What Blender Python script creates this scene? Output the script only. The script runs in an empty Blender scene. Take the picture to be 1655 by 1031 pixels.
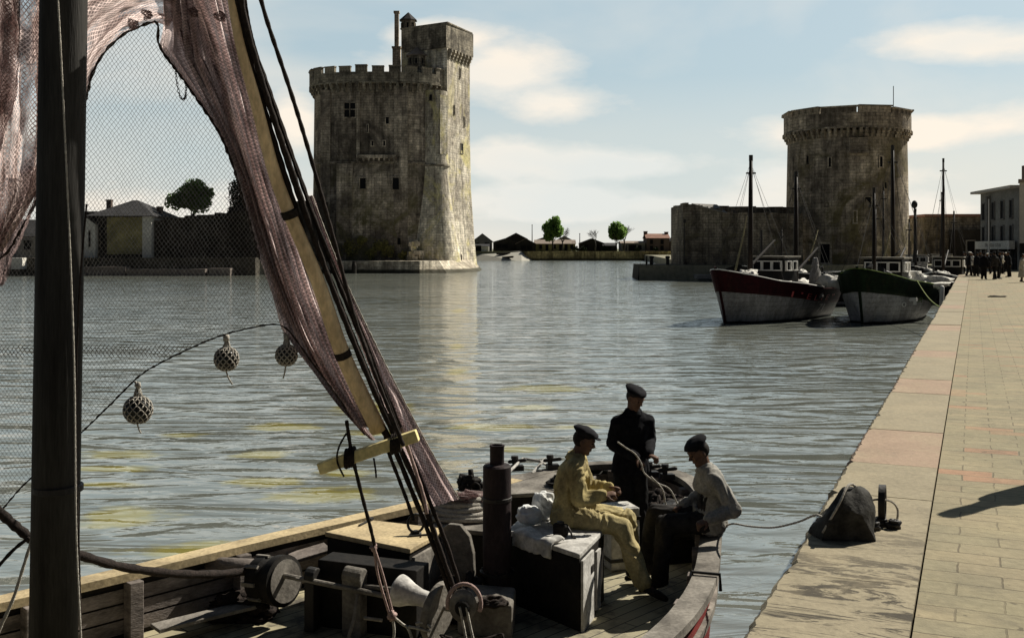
import bpy, bmesh, math, random
from mathutils import Vector, Matrix, noise
rnd = random.Random(7)
PI = math.pi
sc = bpy.context.scene
COL = sc.collection
F = 1700.0; HC = 3.8; HZ = 402.0; CX = 827.5     # photo geometry used to survey the place
def W(px, py, Y): return Vector(((px-CX)/F*Y, Y, HC-(py-HZ)/F*Y))
def G(px, py, z):
    Y = F*(HC-z)/(py-HZ); return Vector(((px-CX)/F*Y, Y, z))
def V3(*a): return Vector(a)
def lerp(a, b, t): return a+(b-a)*t
def interp(tab, x):
    if x <= tab[0][0]: return tab[0][1]
    for (a, b), (c, d) in zip(tab, tab[1:]):
        if x <= c: return b+(d-b)*(x-a)/(c-a)
    return tab[-1][1]
def polyat(pts, s):
    n = len(pts)-1; k = min(int(s*n), n-1); return pts[k]+(pts[k+1]-pts[k])*(s*n-k)
def smooth_path(pts, n=6):
    pts = [Vector(p) for p in pts]; out = []
    for i in range(len(pts)-1):
        p0 = pts[max(i-1, 0)]; p1 = pts[i]; p2 = pts[i+1]; p3 = pts[min(i+2, len(pts)-1)]
        for k in range(n):
            t = k/n
            out.append(.5*((2*p1)+(p2-p0)*t+(2*p0-5*p1+4*p2-p3)*t*t+(3*p1-p0-3*p2+p3)*t**3))
    out.append(pts[-1]); return out

# ------------------------------------------------------------------ materials
def nodes(name):
    m = bpy.data.materials.new(name); m.use_nodes = True
    nt = m.node_tree; b = nt.nodes['Principled BSDF']; return m, nt, b
def N(nt, t, **kw):
    n = nt.nodes.new(t)
    for k, v in kw.items():
        if k in n.inputs: n.inputs[k].default_value = v
        else: setattr(n, k, v)
    return n
def ramp(nt, src, a, b, ca=(0, 0, 0, 1), cb=(1, 1, 1, 1)):
    r = N(nt, 'ShaderNodeValToRGB'); e = r.color_ramp.elements
    e[0].position = a; e[1].position = b; e[0].color = ca; e[1].color = cb
    nt.links.new(src, r.inputs[0]); return r.outputs[0]
def mixc(nt, f, a, b, mode='MIX'):
    m = N(nt, 'ShaderNodeMix', data_type='RGBA', blend_type=mode)
    for s, v in ((m.inputs[0], f), (m.inputs[6], a), (m.inputs[7], b)):
        if isinstance(v, (int, float)): s.default_value = v
        elif isinstance(v, tuple): s.default_value = (*v[:3], 1)
        else: nt.links.new(v, s)
    return m.outputs[2]
def mapping(nt, src='Object', scale=(1, 1, 1)):
    tc = N(nt, 'ShaderNodeTexCoord'); mp = N(nt, 'ShaderNodeMapping'); mp.inputs['Scale'].default_value = scale
    nt.links.new(tc.outputs[src], mp.inputs[0]); return mp.outputs[0]
def noisef(nt, vec, scale, detail=5, rough=.6, dist=0):
    n = N(nt, 'ShaderNodeTexNoise', Scale=scale, Detail=detail, Roughness=rough, Distortion=dist)
    nt.links.new(vec, n.inputs['Vector']); return n.outputs[0]
def bump(nt, b, h, strength=.3, dist=.02):
    n = N(nt, 'ShaderNodeBump', Strength=strength, Distance=dist)
    nt.links.new(h, n.inputs['Height']); nt.links.new(n.outputs[0], b.inputs['Normal']); return n
MATS = {}
def mat(name, c1, c2=None, rough=.8, scale=3, stretch=(1, 1, 1), bmp=.3, metal=0, lo=.35, hi=.65, grain=25, bd=.01, spec=.12):
    if name in MATS: return MATS[name]
    m, nt, b = nodes(name); v = mapping(nt, 'Object', stretch)
    c2 = c2 or tuple(x*.6 for x in c1)
    n1 = noisef(nt, v, scale); n2 = noisef(nt, v, grain, 3)
    c = mixc(nt, ramp(nt, n1, lo, hi), c1, c2)
    c = mixc(nt, 1.0, c, ramp(nt, n2, .3, .7, (.72, .72, .72, 1), (1.15, 1.15, 1.15, 1)), 'MULTIPLY')
    nt.links.new(c, b.inputs['Base Color']); b.inputs['Roughness'].default_value = rough
    b.inputs['Metallic'].default_value = metal; b.inputs['Specular IOR Level'].default_value = spec
    if bmp: bump(nt, b, n2, bmp, bd)
    MATS[name] = m; return m
def stone(name, c1, c2, stain, bw=.9, bh=.42, stainscale=.12, patch=None, patchz=(0, 30), light=1.0, src='UV'):
    m, nt, b = nodes(name); v = mapping(nt, src)
    br = N(nt, 'ShaderNodeTexBrick', Scale=1.0); br.inputs['Brick Width'].default_value = bw; br.inputs['Row Height'].default_value = bh
    br.inputs['Mortar Size'].default_value = .025; br.inputs['Color1'].default_value = (*c1, 1); br.inputs['Color2'].default_value = (*c2, 1)
    br.inputs['Mortar'].default_value = (*[x*.45 for x in c2], 1); br.inputs['Bias'].default_value = -.1
    nt.links.new(v, br.inputs['Vector'])
    big = noisef(nt, v, stainscale, 8, .7, .8); c = mixc(nt, ramp(nt, big, .44, .58), br.outputs[0], stain)
    hu = noisef(nt, mapping(nt, src, (.06, .045, 1)), 1.0, 4, .55, 1.5); c = mixc(nt, 1.0, c, ramp(nt, hu, .38, .62, (.72, .70, .68, 1), (1.3, 1.29, 1.26, 1)), 'MULTIPLY')
    vs = mapping(nt, src, (1.2, .09, 1)); st = noisef(nt, vs, 1.0, 6, .7)
    c = mixc(nt, 1.0, c, ramp(nt, st, .34, .70, (.38, .37, .36, 1), (1.35, 1.34, 1.32, 1)), 'MULTIPLY')
    g = noisef(nt, v, .95, 7, .78); c = mixc(nt, 1.0, c, ramp(nt, g, .32, .68, (.34, .34, .34, 1), (1.75, 1.7, 1.62, 1)), 'MULTIPLY')
    if patch:
        pn = noisef(nt, v, .16, 7, .7, 1.0); pr = ramp(nt, pn, .5, .62)
        sx = N(nt, 'ShaderNodeSeparateXYZ'); nt.links.new(v, sx.inputs[0])
        mr = N(nt, 'ShaderNodeMapRange'); mr.inputs[1].default_value = patchz[1]; mr.inputs[2].default_value = patchz[0]
        nt.links.new(sx.outputs[1], mr.inputs[0])
        mm = N(nt, 'ShaderNodeMath', operation='MULTIPLY'); nt.links.new(pr, mm.inputs[0]); nt.links.new(mr.outputs[0], mm.inputs[1])
        c = mixc(nt, mm.outputs[0], c, mixc(nt, 1.0, patch, ramp(nt, g, .3, .7, (.4, .4, .4, 1), (1.4, 1.4, 1.4, 1)), 'MULTIPLY'))
    sz = N(nt, 'ShaderNodeSeparateXYZ'); nt.links.new(v, sz.inputs[0])      # weed and slime up to the tide mark
    tw = N(nt, 'ShaderNodeMath', operation='MULTIPLY_ADD'); nt.links.new(g, tw.inputs[0]); tw.inputs[1].default_value = -.9; nt.links.new(sz.outputs[1], tw.inputs[2])
    c = mixc(nt, ramp(nt, tw.outputs[0], .0, .22, (.9, .9, .9, 1), (0, 0, 0, 1)), c, (.03, .03, .018))
    nt.links.new(c, b.inputs['Base Color']); b.inputs['Roughness'].default_value = .92; b.inputs['Specular IOR Level'].default_value = .15
    hh = N(nt, 'ShaderNodeMath', operation='ADD'); nt.links.new(g, hh.inputs[0]); nt.links.new(br.outputs[1], hh.inputs[1]); hh.inputs[1].default_value = 0
    bump(nt, b, g, .9, .12); MATS[name] = m; return m
def plain(name, c, rough=.6, metal=0):
    if name in MATS: return MATS[name]
    m, nt, b = nodes(name); b.inputs['Base Color'].default_value = (*c, 1); b.inputs['Roughness'].default_value = rough
    b.inputs['Metallic'].default_value = metal; b.inputs['Specular IOR Level'].default_value = .3; MATS[name] = m; return m

# ------------------------------------------------------------------ mesh builder
ORG = {}
class MB:
    def __init__(s): s.v = []; s.f = []; s.m = []; s.uv = {}
    def add(s, vs, fs, m=0, uvs=None):
        o = len(s.v); s.v += [Vector(v) for v in vs]
        for i, f in enumerate(fs):
            if uvs: s.uv[len(s.f)] = [uvs[k] for k in f] if not isinstance(uvs[0], list) else uvs[i]
            s.f.append(tuple(o+k for k in f)); s.m.append(m)
        return s
    def box(s, c, sz, rz=0, m=0, tilt=None, taper=1):
        R = Matrix.Rotation(rz, 3, 'Z')
        if tilt: R = tilt.to_3x3()
        x, y, z = [k/2 for k in sz]; c = Vector(c)
        vs = [c+R@Vector((a*x*(taper if d > 0 else 1), b_*y*(taper if d > 0 else 1), d*z)) for d in (-1, 1) for a, b_ in ((-1, -1), (1, -1), (1, 1), (-1, 1))]
        return s.add(vs, [(3, 2, 1, 0), (4, 5, 6, 7), (0, 1, 5, 4), (1, 2, 6, 5), (2, 3, 7, 6), (3, 0, 4, 7)], m)
    def beam(s, a, b, w, h, m=0, up=(0, 0, 1)):
        a = Vector(a); b = Vector(b); d = (b-a).normalized(); sd = d.cross(Vector(up)).normalized(); u = sd.cross(d)
        vs = [p+sd*w/2*i+u*h/2*j for p in (a, b) for i, j in ((-1, -1), (1, -1), (1, 1), (-1, 1))]
        return s.add(vs, [(3, 2, 1, 0), (4, 5, 6, 7), (0, 1, 5, 4), (1, 2, 6, 5), (2, 3, 7, 6), (3, 0, 4, 7)], m)
    def prism(s, poly, z0, z1, m=0, mt=None, uv=False, poly1=None):
        n = len(poly); p1 = poly1 or poly
        vs = [Vector((p[0], p[1], z0)) for p in poly]+[Vector((p[0], p[1], z1)) for p in p1]
        acc = 0
        for i in range(n):
            j = (i+1) % n; d = (Vector(poly[i][:2])-Vector(poly[j][:2])).length
            s.add([vs[i], vs[j], vs[n+j], vs[n+i]], [(0, 1, 2, 3)], m, [[(acc, z0), (acc+d, z0), (acc+d, z1), (acc, z1)]]); acc += d
        s.add(vs[n:], [tuple(range(n))], m if mt is None else mt, [[(v.x, v.y) for v in vs[n:]]])
        s.add(vs[:n], [tuple(reversed(range(n)))], m, [[(v.x, v.y) for v in reversed(vs[:n])]]); return s
    def tube(s, pts, r, seg=8, m=0, flat=None, side=None, round_=False):
        pts = [Vector(p) for p in pts]; n = len(pts)
        rs = list(r) if isinstance(r, (list, tuple)) else [r]*n
        if round_:
            a = (pts[0]-pts[1]).normalized(); b = (pts[-1]-pts[-2]).normalized(); r0, r1 = rs[0], rs[-1]; P0, P1 = pts[0], pts[-1]
            pre = [P0+a*r0*math.sin(k) for k in (1.45, 1.1, .6)]; prer = [r0*math.cos(k) for k in (1.45, 1.1, .6)]
            post = [P1+b*r1*math.sin(k) for k in (.6, 1.1, 1.45)]; postr = [r1*math.cos(k) for k in (.6, 1.1, 1.45)]
            pts = pre+pts+post; rs = prer+rs+postr; n = len(pts)
        ref = Vector(side) if side else None; vs = []; prev = None
        for i, p in enumerate(pts):
            d = (pts[min(i+1, n-1)]-pts[max(i-1, 0)]).normalized()
            if ref: a = (ref-d*ref.dot(d)).normalized()
            elif prev is None:
                a = d.cross(Vector((0, 0, 1)) if abs(d.z) < .9 else Vector((1, 0, 0))).normalized()
            else: a = (prev-d*prev.dot(d)).normalized()
            prev = a; b = d.cross(a)
            for k in range(seg):
                t = 2*PI*k/seg; vs.append(p+a*rs[i]*math.cos(t)+b*rs[i]*(flat or 1)*math.sin(t))
        fs = [(i*seg+k, i*seg+(k+1) % seg, (i+1)*seg+(k+1) % seg, (i+1)*seg+k) for i in range(n-1) for k in range(seg)]
        fs += [tuple(reversed(range(seg))), tuple((n-1)*seg+k for k in range(seg))]
        return s.add(vs, fs, m)
    def lathe(s, c, prof, seg=20, m=0, axis=(0, 0, 1)):
        ax = Vector(axis).normalized(); a = ax.cross(Vector((0, 1, 0)) if abs(ax.y) < .9 else Vector((1, 0, 0))).normalized(); b = ax.cross(a)
        vs = [Vector(c)+ax*z+(a*math.cos(2*PI*k/seg)+b*math.sin(2*PI*k/seg))*max(r, 1e-4) for r, z in prof for k in range(seg)]
        n = len(prof); fs = [(i*seg+k, i*seg+(k+1) % seg, (i+1)*seg+(k+1) % seg, (i+1)*seg+k) for i in range(n-1) for k in range(seg)]
        fs += [tuple(reversed(range(seg))), tuple((n-1)*seg+k for k in range(seg))]
        return s.add(vs, fs, m)
    def ball(s, c, r, seg=14, rings=8, m=0, R=None, nz=0):
        if isinstance(r, (int, float)): r = (r, r, r)
        c = Vector(c); vs = []; R = R or Matrix.Identity(3)
        for i in range(rings+1):
            th = PI*i/rings
            for k in range(seg):
                ph = 2*PI*k/seg; d = Vector((math.sin(th)*math.cos(ph), math.sin(th)*math.sin(ph), math.cos(th)))
                q = 1+(nz*noise.noise(d*1.7+c*3) if nz else 0)
                vs.append(c+R@Vector((d.x*r[0]*q, d.y*r[1]*q, d.z*r[2]*q)))
        fs = [(i*seg+k, (i+1)*seg+k, (i+1)*seg+(k+1) % seg, i*seg+(k+1) % seg) for i in range(rings) for k in range(seg)]
        return s.add(vs, fs, m)
    def grid(s, fn, nu, nv, m=0, uvs=(1, 1), closed=False):
        vs = [fn(i/nu, j/nv) for i in range(nu+1) for j in range(nv+1)]
        uv = [(i/nu*uvs[0], j/nv*uvs[1]) for i in range(nu+1) for j in range(nv+1)]
        fs = [(i*(nv+1)+j, (i+1)*(nv+1)+j, (i+1)*(nv+1)+j+1, i*(nv+1)+j+1) for i in range(nu) for j in range(nv)]
        return s.add(vs, fs, m, uv)
    def build(s, name, mats, parent=None, org=None, smooth=False, bevel=0, sub=0, clean=True, thick=0):
        if org is None:
            if parent: org = ORG[parent.name]
            else:
                xs = [v.x for v in s.v]; ys = [v.y for v in s.v]; org = Vector(((min(xs)+max(xs))/2, (min(ys)+max(ys))/2, min(v.z for v in s.v)))
        org = Vector(org); me = bpy.data.meshes.new(name)
        me.from_pydata([v-org for v in s.v], [], s.f)
        if s.uv or len(s.f) < 4000:
            ul = me.uv_layers.new(name='UVMap'); li = 0
            for fi, f in enumerate(s.f):
                u = s.uv.get(fi)
                if not u:      # no layout given: measure the face in metres along its own horizontal and up
                    a_ = s.v[f[0]]; n_ = (s.v[f[1]]-a_).cross(s.v[f[-1]]-a_); n_ = n_.normalized() if n_.length > 1e-12 else Vector((0, 0, 1))
                    h_ = Vector((-n_.y, n_.x, 0)); flat_ = h_.length < .3; h_ = Vector((1, 0, 0)) if flat_ else h_.normalized()
                    u = [((s.v[k].x, s.v[k].y) if flat_ else (s.v[k].dot(h_), s.v[k].z)) for k in f]
                for k in range(len(f)):
                    ul.data[li].uv = u[k]; li += 1
        if not isinstance(mats, (list, tuple)): mats = [mats]
        for mm in mats: me.materials.append(mm)
        for p, mi in zip(me.polygons, s.m): p.material_index = mi; p.use_smooth = bool(smooth)
        if clean:
            bm = bmesh.new(); bm.from_mesh(me)
            bmesh.ops.remove_doubles(bm, verts=bm.verts, dist=1e-5); bmesh.ops.recalc_face_normals(bm, faces=bm.faces)
            bm.to_mesh(me); bm.free()
        if smooth and smooth is not True:
            me.update(); me.set_sharp_from_angle(angle=math.radians(smooth))
        o = bpy.data.objects.new(name, me); COL.objects.link(o)
        if parent: o.parent = parent; o.location = (0, 0, 0)
        else: o.location = org
        ORG[o.name] = org
        if thick: md = o.modifiers.new('s', 'SOLIDIFY'); md.thickness = thick; md.offset = 0
        if bevel: md = o.modifiers.new('b', 'BEVEL'); md.width = bevel; md.segments = 2; md.limit_method = 'ANGLE'
        if sub: md = o.modifiers.new('d', 'SUBSURF'); md.levels = sub; md.render_levels = sub
        return o
def tag(o, label=None, cat=None, group=None, kind=None):
    if label: o['label'] = label
    if cat: o['category'] = cat
    if group: o['group'] = group
    if kind: o['kind'] = kind
    return o
def empty(name, loc, label, cat, group=None):
    o = bpy.data.objects.new(name, None); COL.objects.link(o); o.location = loc; o.empty_display_size = .2
    ORG[o.name] = Vector(loc); return tag(o, label, cat, group)
def copy_tree(o, parent=None):
    c = o.copy(); COL.objects.link(c)
    if parent: c.parent = parent
    for ch in list(o.children): copy_tree(ch, c)
    return c
def remesh(o, voxel, smooth=2, fold=0, ffreq=8):
    """turn a mesh of overlapping volumes into one continuous surface"""
    md = o.modifiers.new('r', 'REMESH'); md.mode = 'VOXEL'; md.voxel_size = voxel; md.use_smooth_shade = True
    if smooth: m2 = o.modifiers.new('s', 'SMOOTH'); m2.factor = .5; m2.iterations = smooth
    dg = bpy.context.evaluated_depsgraph_get(); me = bpy.data.meshes.new_from_object(o.evaluated_get(dg), depsgraph=dg)
    mats = [m for m in o.data.materials]; old = o.data; o.modifiers.clear(); o.data = me; bpy.data.meshes.remove(old)
    me.materials.clear()
    for m in mats[:1]: me.materials.append(m)
    if fold:
        ns = [v.normal.copy() for v in me.vertices]
        for v, nn in zip(me.vertices, ns):
            p = v.co; q = Vector((p.x*ffreq, p.y*ffreq, p.z*ffreq*.55))
            k = noise.noise(q+Vector((5*noise.noise(q*.4), 0, 0)))
            k = 1-2*abs(k); v.co = p+nn*(k-.35)*fold
    for p in me.polygons: p.use_smooth = True
    return o
# ------------------------------------------------------------------ world, sun, camera
SUN_AZ = math.radians(37)      # measured from +X towards +Y
SUN_EL = math.radians(42)
w = bpy.data.worlds.new('World'); sc.world = w; w.use_nodes = True; nt = w.node_tree
bg = nt.nodes['Background']; bg.inputs[1].default_value = .1
sky = N(nt, 'ShaderNodeTexSky', sky_type='NISHITA', sun_disc=False, sun_elevation=SUN_EL, sun_rotation=PI/2-SUN_AZ)
sky.air_density = 1.0; sky.dust_density = 2.0; sky.ozone_density = 1.0
tc = N(nt, 'ShaderNodeTexCoord'); gen = tc.outputs['Generated']
wob = N(nt, 'ShaderNodeTexNoise', Scale=5.5, Detail=6, Roughness=.6); wm = N(nt, 'ShaderNodeMapping'); wm.inputs['Scale'].default_value = (1, 1, 2.6)
nt.links.new(gen, wm.inputs[0]); nt.links.new(wm.outputs[0], wob.inputs['Vector'])
def mth(op, a, b_=None, c_=None):
    x = N(nt, 'ShaderNodeMath', operation=op)
    for i, q in enumerate((a, b_, c_)):
        if q is None: continue
        if isinstance(q, (int, float)): x.inputs[i].default_value = q
        else: nt.links.new(q, x.inputs[i])
    return x.outputs[0]
# cloud banks by heading and height: (px, py, half width, half height) surveyed from the photograph, plus a noise field for the rest of the sky
banks = [(820, 120, 130, 60), (900, 165, 110, 40), (700, 60, 120, 35), (1560, 70, 190, 38), (1500, 215, 330, 45), (1330, 290, 300, 45), (1000, 270, 260, 40), (820, 260, 120, 45), (950, 340, 420, 45), (1500, 340, 300, 60), (300, 330, 420, 60), (-200, 200, 300, 70), (480, 200, 70, 90), (2100, 150, 300, 90), (1050, 330, 700, 55), (620, 130, 160, 60)]
acc = None
for (px, py, rx, ry) in banks:
    d = Vector(((px-CX)/F, 1, -(py-HZ)/F)); L_ = d.length; d.normalize()
    m1 = N(nt, 'ShaderNodeMapping'); m1.vector_type = 'TEXTURE'; m1.inputs['Location'].default_value = d; m1.inputs['Scale'].default_value = (rx/F/L_, 1.0, ry/F/L_)
    nt.links.new(gen, m1.inputs[0]); ln = N(nt, 'ShaderNodeVectorMath', operation='LENGTH'); nt.links.new(m1.outputs[0], ln.inputs[0])
    acc = ln.outputs['Value'] if acc is None else mth('SMOOTH_MIN', acc, ln.outputs['Value'], .35)
dist_ = mth('ADD', acc, mth('MULTIPLY_ADD', wob.outputs[0], 2.2, -1.1))
cm = ramp(nt, dist_, .3, 2.0, (1, 1, 1, 1), (0, 0, 0, 1))
c1 = noisef(nt, wm.outputs[0], 2.1, 6, .5, .3); far = ramp(nt, c1, .5, .7)
sx = N(nt, 'ShaderNodeSeparateXYZ'); nt.links.new(gen, sx.inputs[0])
hz = ramp(nt, sx.outputs[2], -.02, .16, (.8, .8, .8, 1), (0, 0, 0, 1))
cm = mth('MAXIMUM', mth('MAXIMUM', cm, mth('MULTIPLY', far, .55)), hz)
tint = mixc(nt, .78, sky.outputs[0], (3.4, 4.35, 4.65))
cc = mixc(nt, ramp(nt, c1, .36, .54), (6.2, 6.3, 6.0), (7.9, 7.0, 5.9))
cl = mth('MULTIPLY', cm, .9)
# sky behind the camera and at the zenith is darkened to cut fill light
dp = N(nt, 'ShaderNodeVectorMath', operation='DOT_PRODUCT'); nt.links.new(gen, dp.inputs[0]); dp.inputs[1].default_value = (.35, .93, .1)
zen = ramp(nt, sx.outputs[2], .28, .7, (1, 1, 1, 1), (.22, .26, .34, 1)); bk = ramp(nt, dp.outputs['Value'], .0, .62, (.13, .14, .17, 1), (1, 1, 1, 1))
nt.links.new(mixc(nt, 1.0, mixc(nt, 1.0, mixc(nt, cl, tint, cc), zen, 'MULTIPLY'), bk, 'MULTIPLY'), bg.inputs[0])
sl = bpy.data.lights.new('sun', 'SUN'); sl.energy = 5; sl.angle = math.radians(.5); sl.color = (1, .94, .82)
so = bpy.data.objects.new('sun', sl); COL.objects.link(so)
sd = Vector((math.cos(SUN_EL)*math.cos(SUN_AZ), math.cos(SUN_EL)*math.sin(SUN_AZ), math.sin(SUN_EL)))
so.rotation_euler = sd.to_track_quat('Z', 'Y').to_euler(); so.location = (20, -10, 40)
cam = bpy.data.cameras.new('camera'); co = bpy.data.objects.new('camera', cam); COL.objects.link(co); sc.camera = co
co.location = (0, 0, HC); co.rotation_euler = (PI/2, 0, 0)
cam.sensor_width = 36; cam.lens = 36*F/1655; cam.shift_y = -(1031/2-HZ)/1655; cam.clip_start = .1; cam.clip_end = 6000
sc.view_settings.view_transform = 'Standard'; sc.view_settings.look = 'None'; sc.view_settings.exposure = .42; sc.view_settings.gamma = 1

# ------------------------------------------------------------------ water
m, nt, b = nodes('harbour_water'); v = mapping(nt, 'Object')
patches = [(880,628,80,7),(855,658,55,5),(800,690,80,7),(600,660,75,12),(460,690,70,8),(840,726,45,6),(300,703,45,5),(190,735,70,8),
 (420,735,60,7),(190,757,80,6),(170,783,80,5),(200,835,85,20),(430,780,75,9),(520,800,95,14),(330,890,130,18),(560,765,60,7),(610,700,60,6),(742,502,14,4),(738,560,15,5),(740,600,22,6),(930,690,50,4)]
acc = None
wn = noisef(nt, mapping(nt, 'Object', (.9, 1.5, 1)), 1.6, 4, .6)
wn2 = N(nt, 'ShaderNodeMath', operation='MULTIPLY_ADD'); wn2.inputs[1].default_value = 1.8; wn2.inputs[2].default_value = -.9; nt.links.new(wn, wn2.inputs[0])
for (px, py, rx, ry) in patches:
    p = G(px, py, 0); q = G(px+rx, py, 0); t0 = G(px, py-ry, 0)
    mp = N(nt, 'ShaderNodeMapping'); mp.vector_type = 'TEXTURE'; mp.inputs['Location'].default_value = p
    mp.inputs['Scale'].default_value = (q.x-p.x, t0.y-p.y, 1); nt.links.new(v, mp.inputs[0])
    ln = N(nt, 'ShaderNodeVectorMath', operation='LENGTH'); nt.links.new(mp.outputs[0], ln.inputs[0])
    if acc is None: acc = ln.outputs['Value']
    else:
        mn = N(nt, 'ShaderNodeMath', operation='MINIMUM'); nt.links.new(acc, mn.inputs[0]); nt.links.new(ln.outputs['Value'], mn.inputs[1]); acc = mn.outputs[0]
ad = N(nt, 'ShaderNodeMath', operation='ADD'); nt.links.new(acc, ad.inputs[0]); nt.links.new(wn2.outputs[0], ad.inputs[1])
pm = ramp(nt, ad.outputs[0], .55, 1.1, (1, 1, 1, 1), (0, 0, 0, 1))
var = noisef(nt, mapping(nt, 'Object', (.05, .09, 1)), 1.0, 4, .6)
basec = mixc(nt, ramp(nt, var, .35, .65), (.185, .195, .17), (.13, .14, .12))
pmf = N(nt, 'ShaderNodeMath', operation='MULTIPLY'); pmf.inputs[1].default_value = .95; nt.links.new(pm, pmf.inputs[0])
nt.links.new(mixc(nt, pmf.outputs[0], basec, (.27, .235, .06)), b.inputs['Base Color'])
b.inputs['Roughness'].default_value = .06; b.inputs['IOR'].default_value = 2.5; b.inputs['Specular IOR Level'].default_value = .5
h1 = noisef(nt, mapping(nt, 'Object', (.75, 1.6, 1)), 1.3, 3, .5, 1.0)
h2 = noisef(nt, mapping(nt, 'Object', (.30, .80, 1)), .95, 2, .42, 1.3)
h3 = noisef(nt, mapping(nt, 'Object', (2.2, 5.5, 1)), 1.6, 3, .55, .4)
def madd(a, k, bsrc):
    x = N(nt, 'ShaderNodeMath', operation='MULTIPLY_ADD'); nt.links.new(a, x.inputs[0]); x.inputs[1].default_value = k
    if bsrc is None: x.inputs[2].default_value = 0
    else: nt.links.new(bsrc, x.inputs[2])
    return x.outputs[0]
cal = ramp(nt, noisef(nt, mapping(nt, 'Object', (.035, .07, 1)), 1.0, 3, .5, .5), .38, .62, (.45, .45, .45, 1), (1, 1, 1, 1))
h1m = N(nt, 'ShaderNodeMath', operation='MULTIPLY'); nt.links.new(h1, h1m.inputs[0]); nt.links.new(cal, h1m.inputs[1])
hh = madd(h1m.outputs[0], .13, madd(h2, .60, madd(h3, .008, None)))
bump(nt, b, hh, .85, .5)
WATER = m
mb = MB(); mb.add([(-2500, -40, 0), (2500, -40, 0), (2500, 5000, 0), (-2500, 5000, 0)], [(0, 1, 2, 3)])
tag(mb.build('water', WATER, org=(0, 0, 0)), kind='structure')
# ------------------------------------------------------------------ quay (own frame along its edge)
QO = G(1204, 1031, 1.8); QD = Vector((.4391, 1, 0)).normalized(); QN = Vector((QD.y, -QD.x, 0))
def Q(a, s, z=1.8): p = QO+QD*s+QN*a; return Vector((p.x, p.y, z))      # a across (landward), s along
qa = math.atan2(QN.y, QN.x)
m, nt, b = nodes('quay_paving'); v = mapping(nt, 'Object')
br = N(nt, 'ShaderNodeTexBrick', Scale=1.0); br.inputs['Brick Width'].default_value = .50; br.inputs['Row Height'].default_value = .235
br.inputs['Mortar Size'].default_value = .007; br.inputs['Color1'].default_value = (.31, .26, .175, 1); br.inputs['Color2'].default_value = (.27, .24, .165, 1)
br.inputs['Mortar'].default_value = (.16, .135, .095, 1); br.inputs['Mortar Smooth'].default_value = .3
dn = N(nt, 'ShaderNodeTexNoise', Scale=5.0, Detail=5); nt.links.new(v, dn.inputs['Vector'])
dv = N(nt, 'ShaderNodeVectorMath', operation='MULTIPLY_ADD'); nt.links.new(dn.outputs['Color'], dv.inputs[0]); dv.inputs[1].default_value = (.035, .035, 0); nt.links.new(v, dv.inputs[2])
nt.links.new(dv.outputs[0], br.inputs['Vector'])
g1 = noisef(nt, v, 1.1, 7, .7); g2 = noisef(nt, v, 14, 4, .7)
# a few reddish setts: a second brick cell pattern of the same size picks single stones
br2 = N(nt, 'ShaderNodeTexBrick', Scale=1.0); br2.inputs['Brick Width'].default_value = .50; br2.inputs['Row Height'].default_value = .235
br2.inputs['Mortar Size'].default_value = .009; br2.inputs['Color1'].default_value = (0, 0, 0, 1); br2.inputs['Color2'].default_value = (1, 1, 1, 1); br2.inputs['Mortar'].default_value = (0, 0, 0, 1)
nt.links.new(dv.outputs[0], br2.inputs['Vector'])
c = mixc(nt, ramp(nt, br2.outputs[0], .90, .93), br.outputs[0], (.36, .225, .15))
mlw = noisef(nt, v, .8, 3, .6); c = mixc(nt, ramp(nt, mlw, .42, .58, (0, 0, 0, 1), (.85, .85, .85, 1)), c, mixc(nt, .5, c, (.32, .28, .18)))
c = mixc(nt, 1.0, c, ramp(nt, g1, .3, .7, (.72, .74, .74, 1), (1.12, 1.1, 1.05, 1)), 'MULTIPLY')
c = mixc(nt, 1.0, c, ramp(nt, g2, .25, .75, (.82, .82, .82, 1), (1.12, 1.12, 1.12, 1)), 'MULTIPLY')
gr = noisef(nt, mapping(nt, 'Object', (.7, 1.6, 1)), 2.2, 8, .75, 1.0); c = mixc(nt, ramp(nt, gr, .52, .68, (0, 0, 0, 1), (.6, .6, .6, 1)), c, (.13, .115, .085))
sp_ = noisef(nt, v, 9, 2, .5); c = mixc(nt, ramp(nt, sp_, .70, .74, (0, 0, 0, 1), (.7, .7, .7, 1)), c, (.08, .07, .05))
nt.links.new(c, b.inputs['Base Color']); b.inputs['Roughness'].default_value = .93; b.inputs['Specular IOR Level'].default_value = .15
sub_ = N(nt, 'ShaderNodeMath', operation='SUBTRACT'); nt.links.new(g2, sub_.inputs[0]); nt.links.new(br.outputs[1], sub_.inputs[1])
bump(nt, b, sub_.outputs[0], .5, .012); PAVE = m
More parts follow.
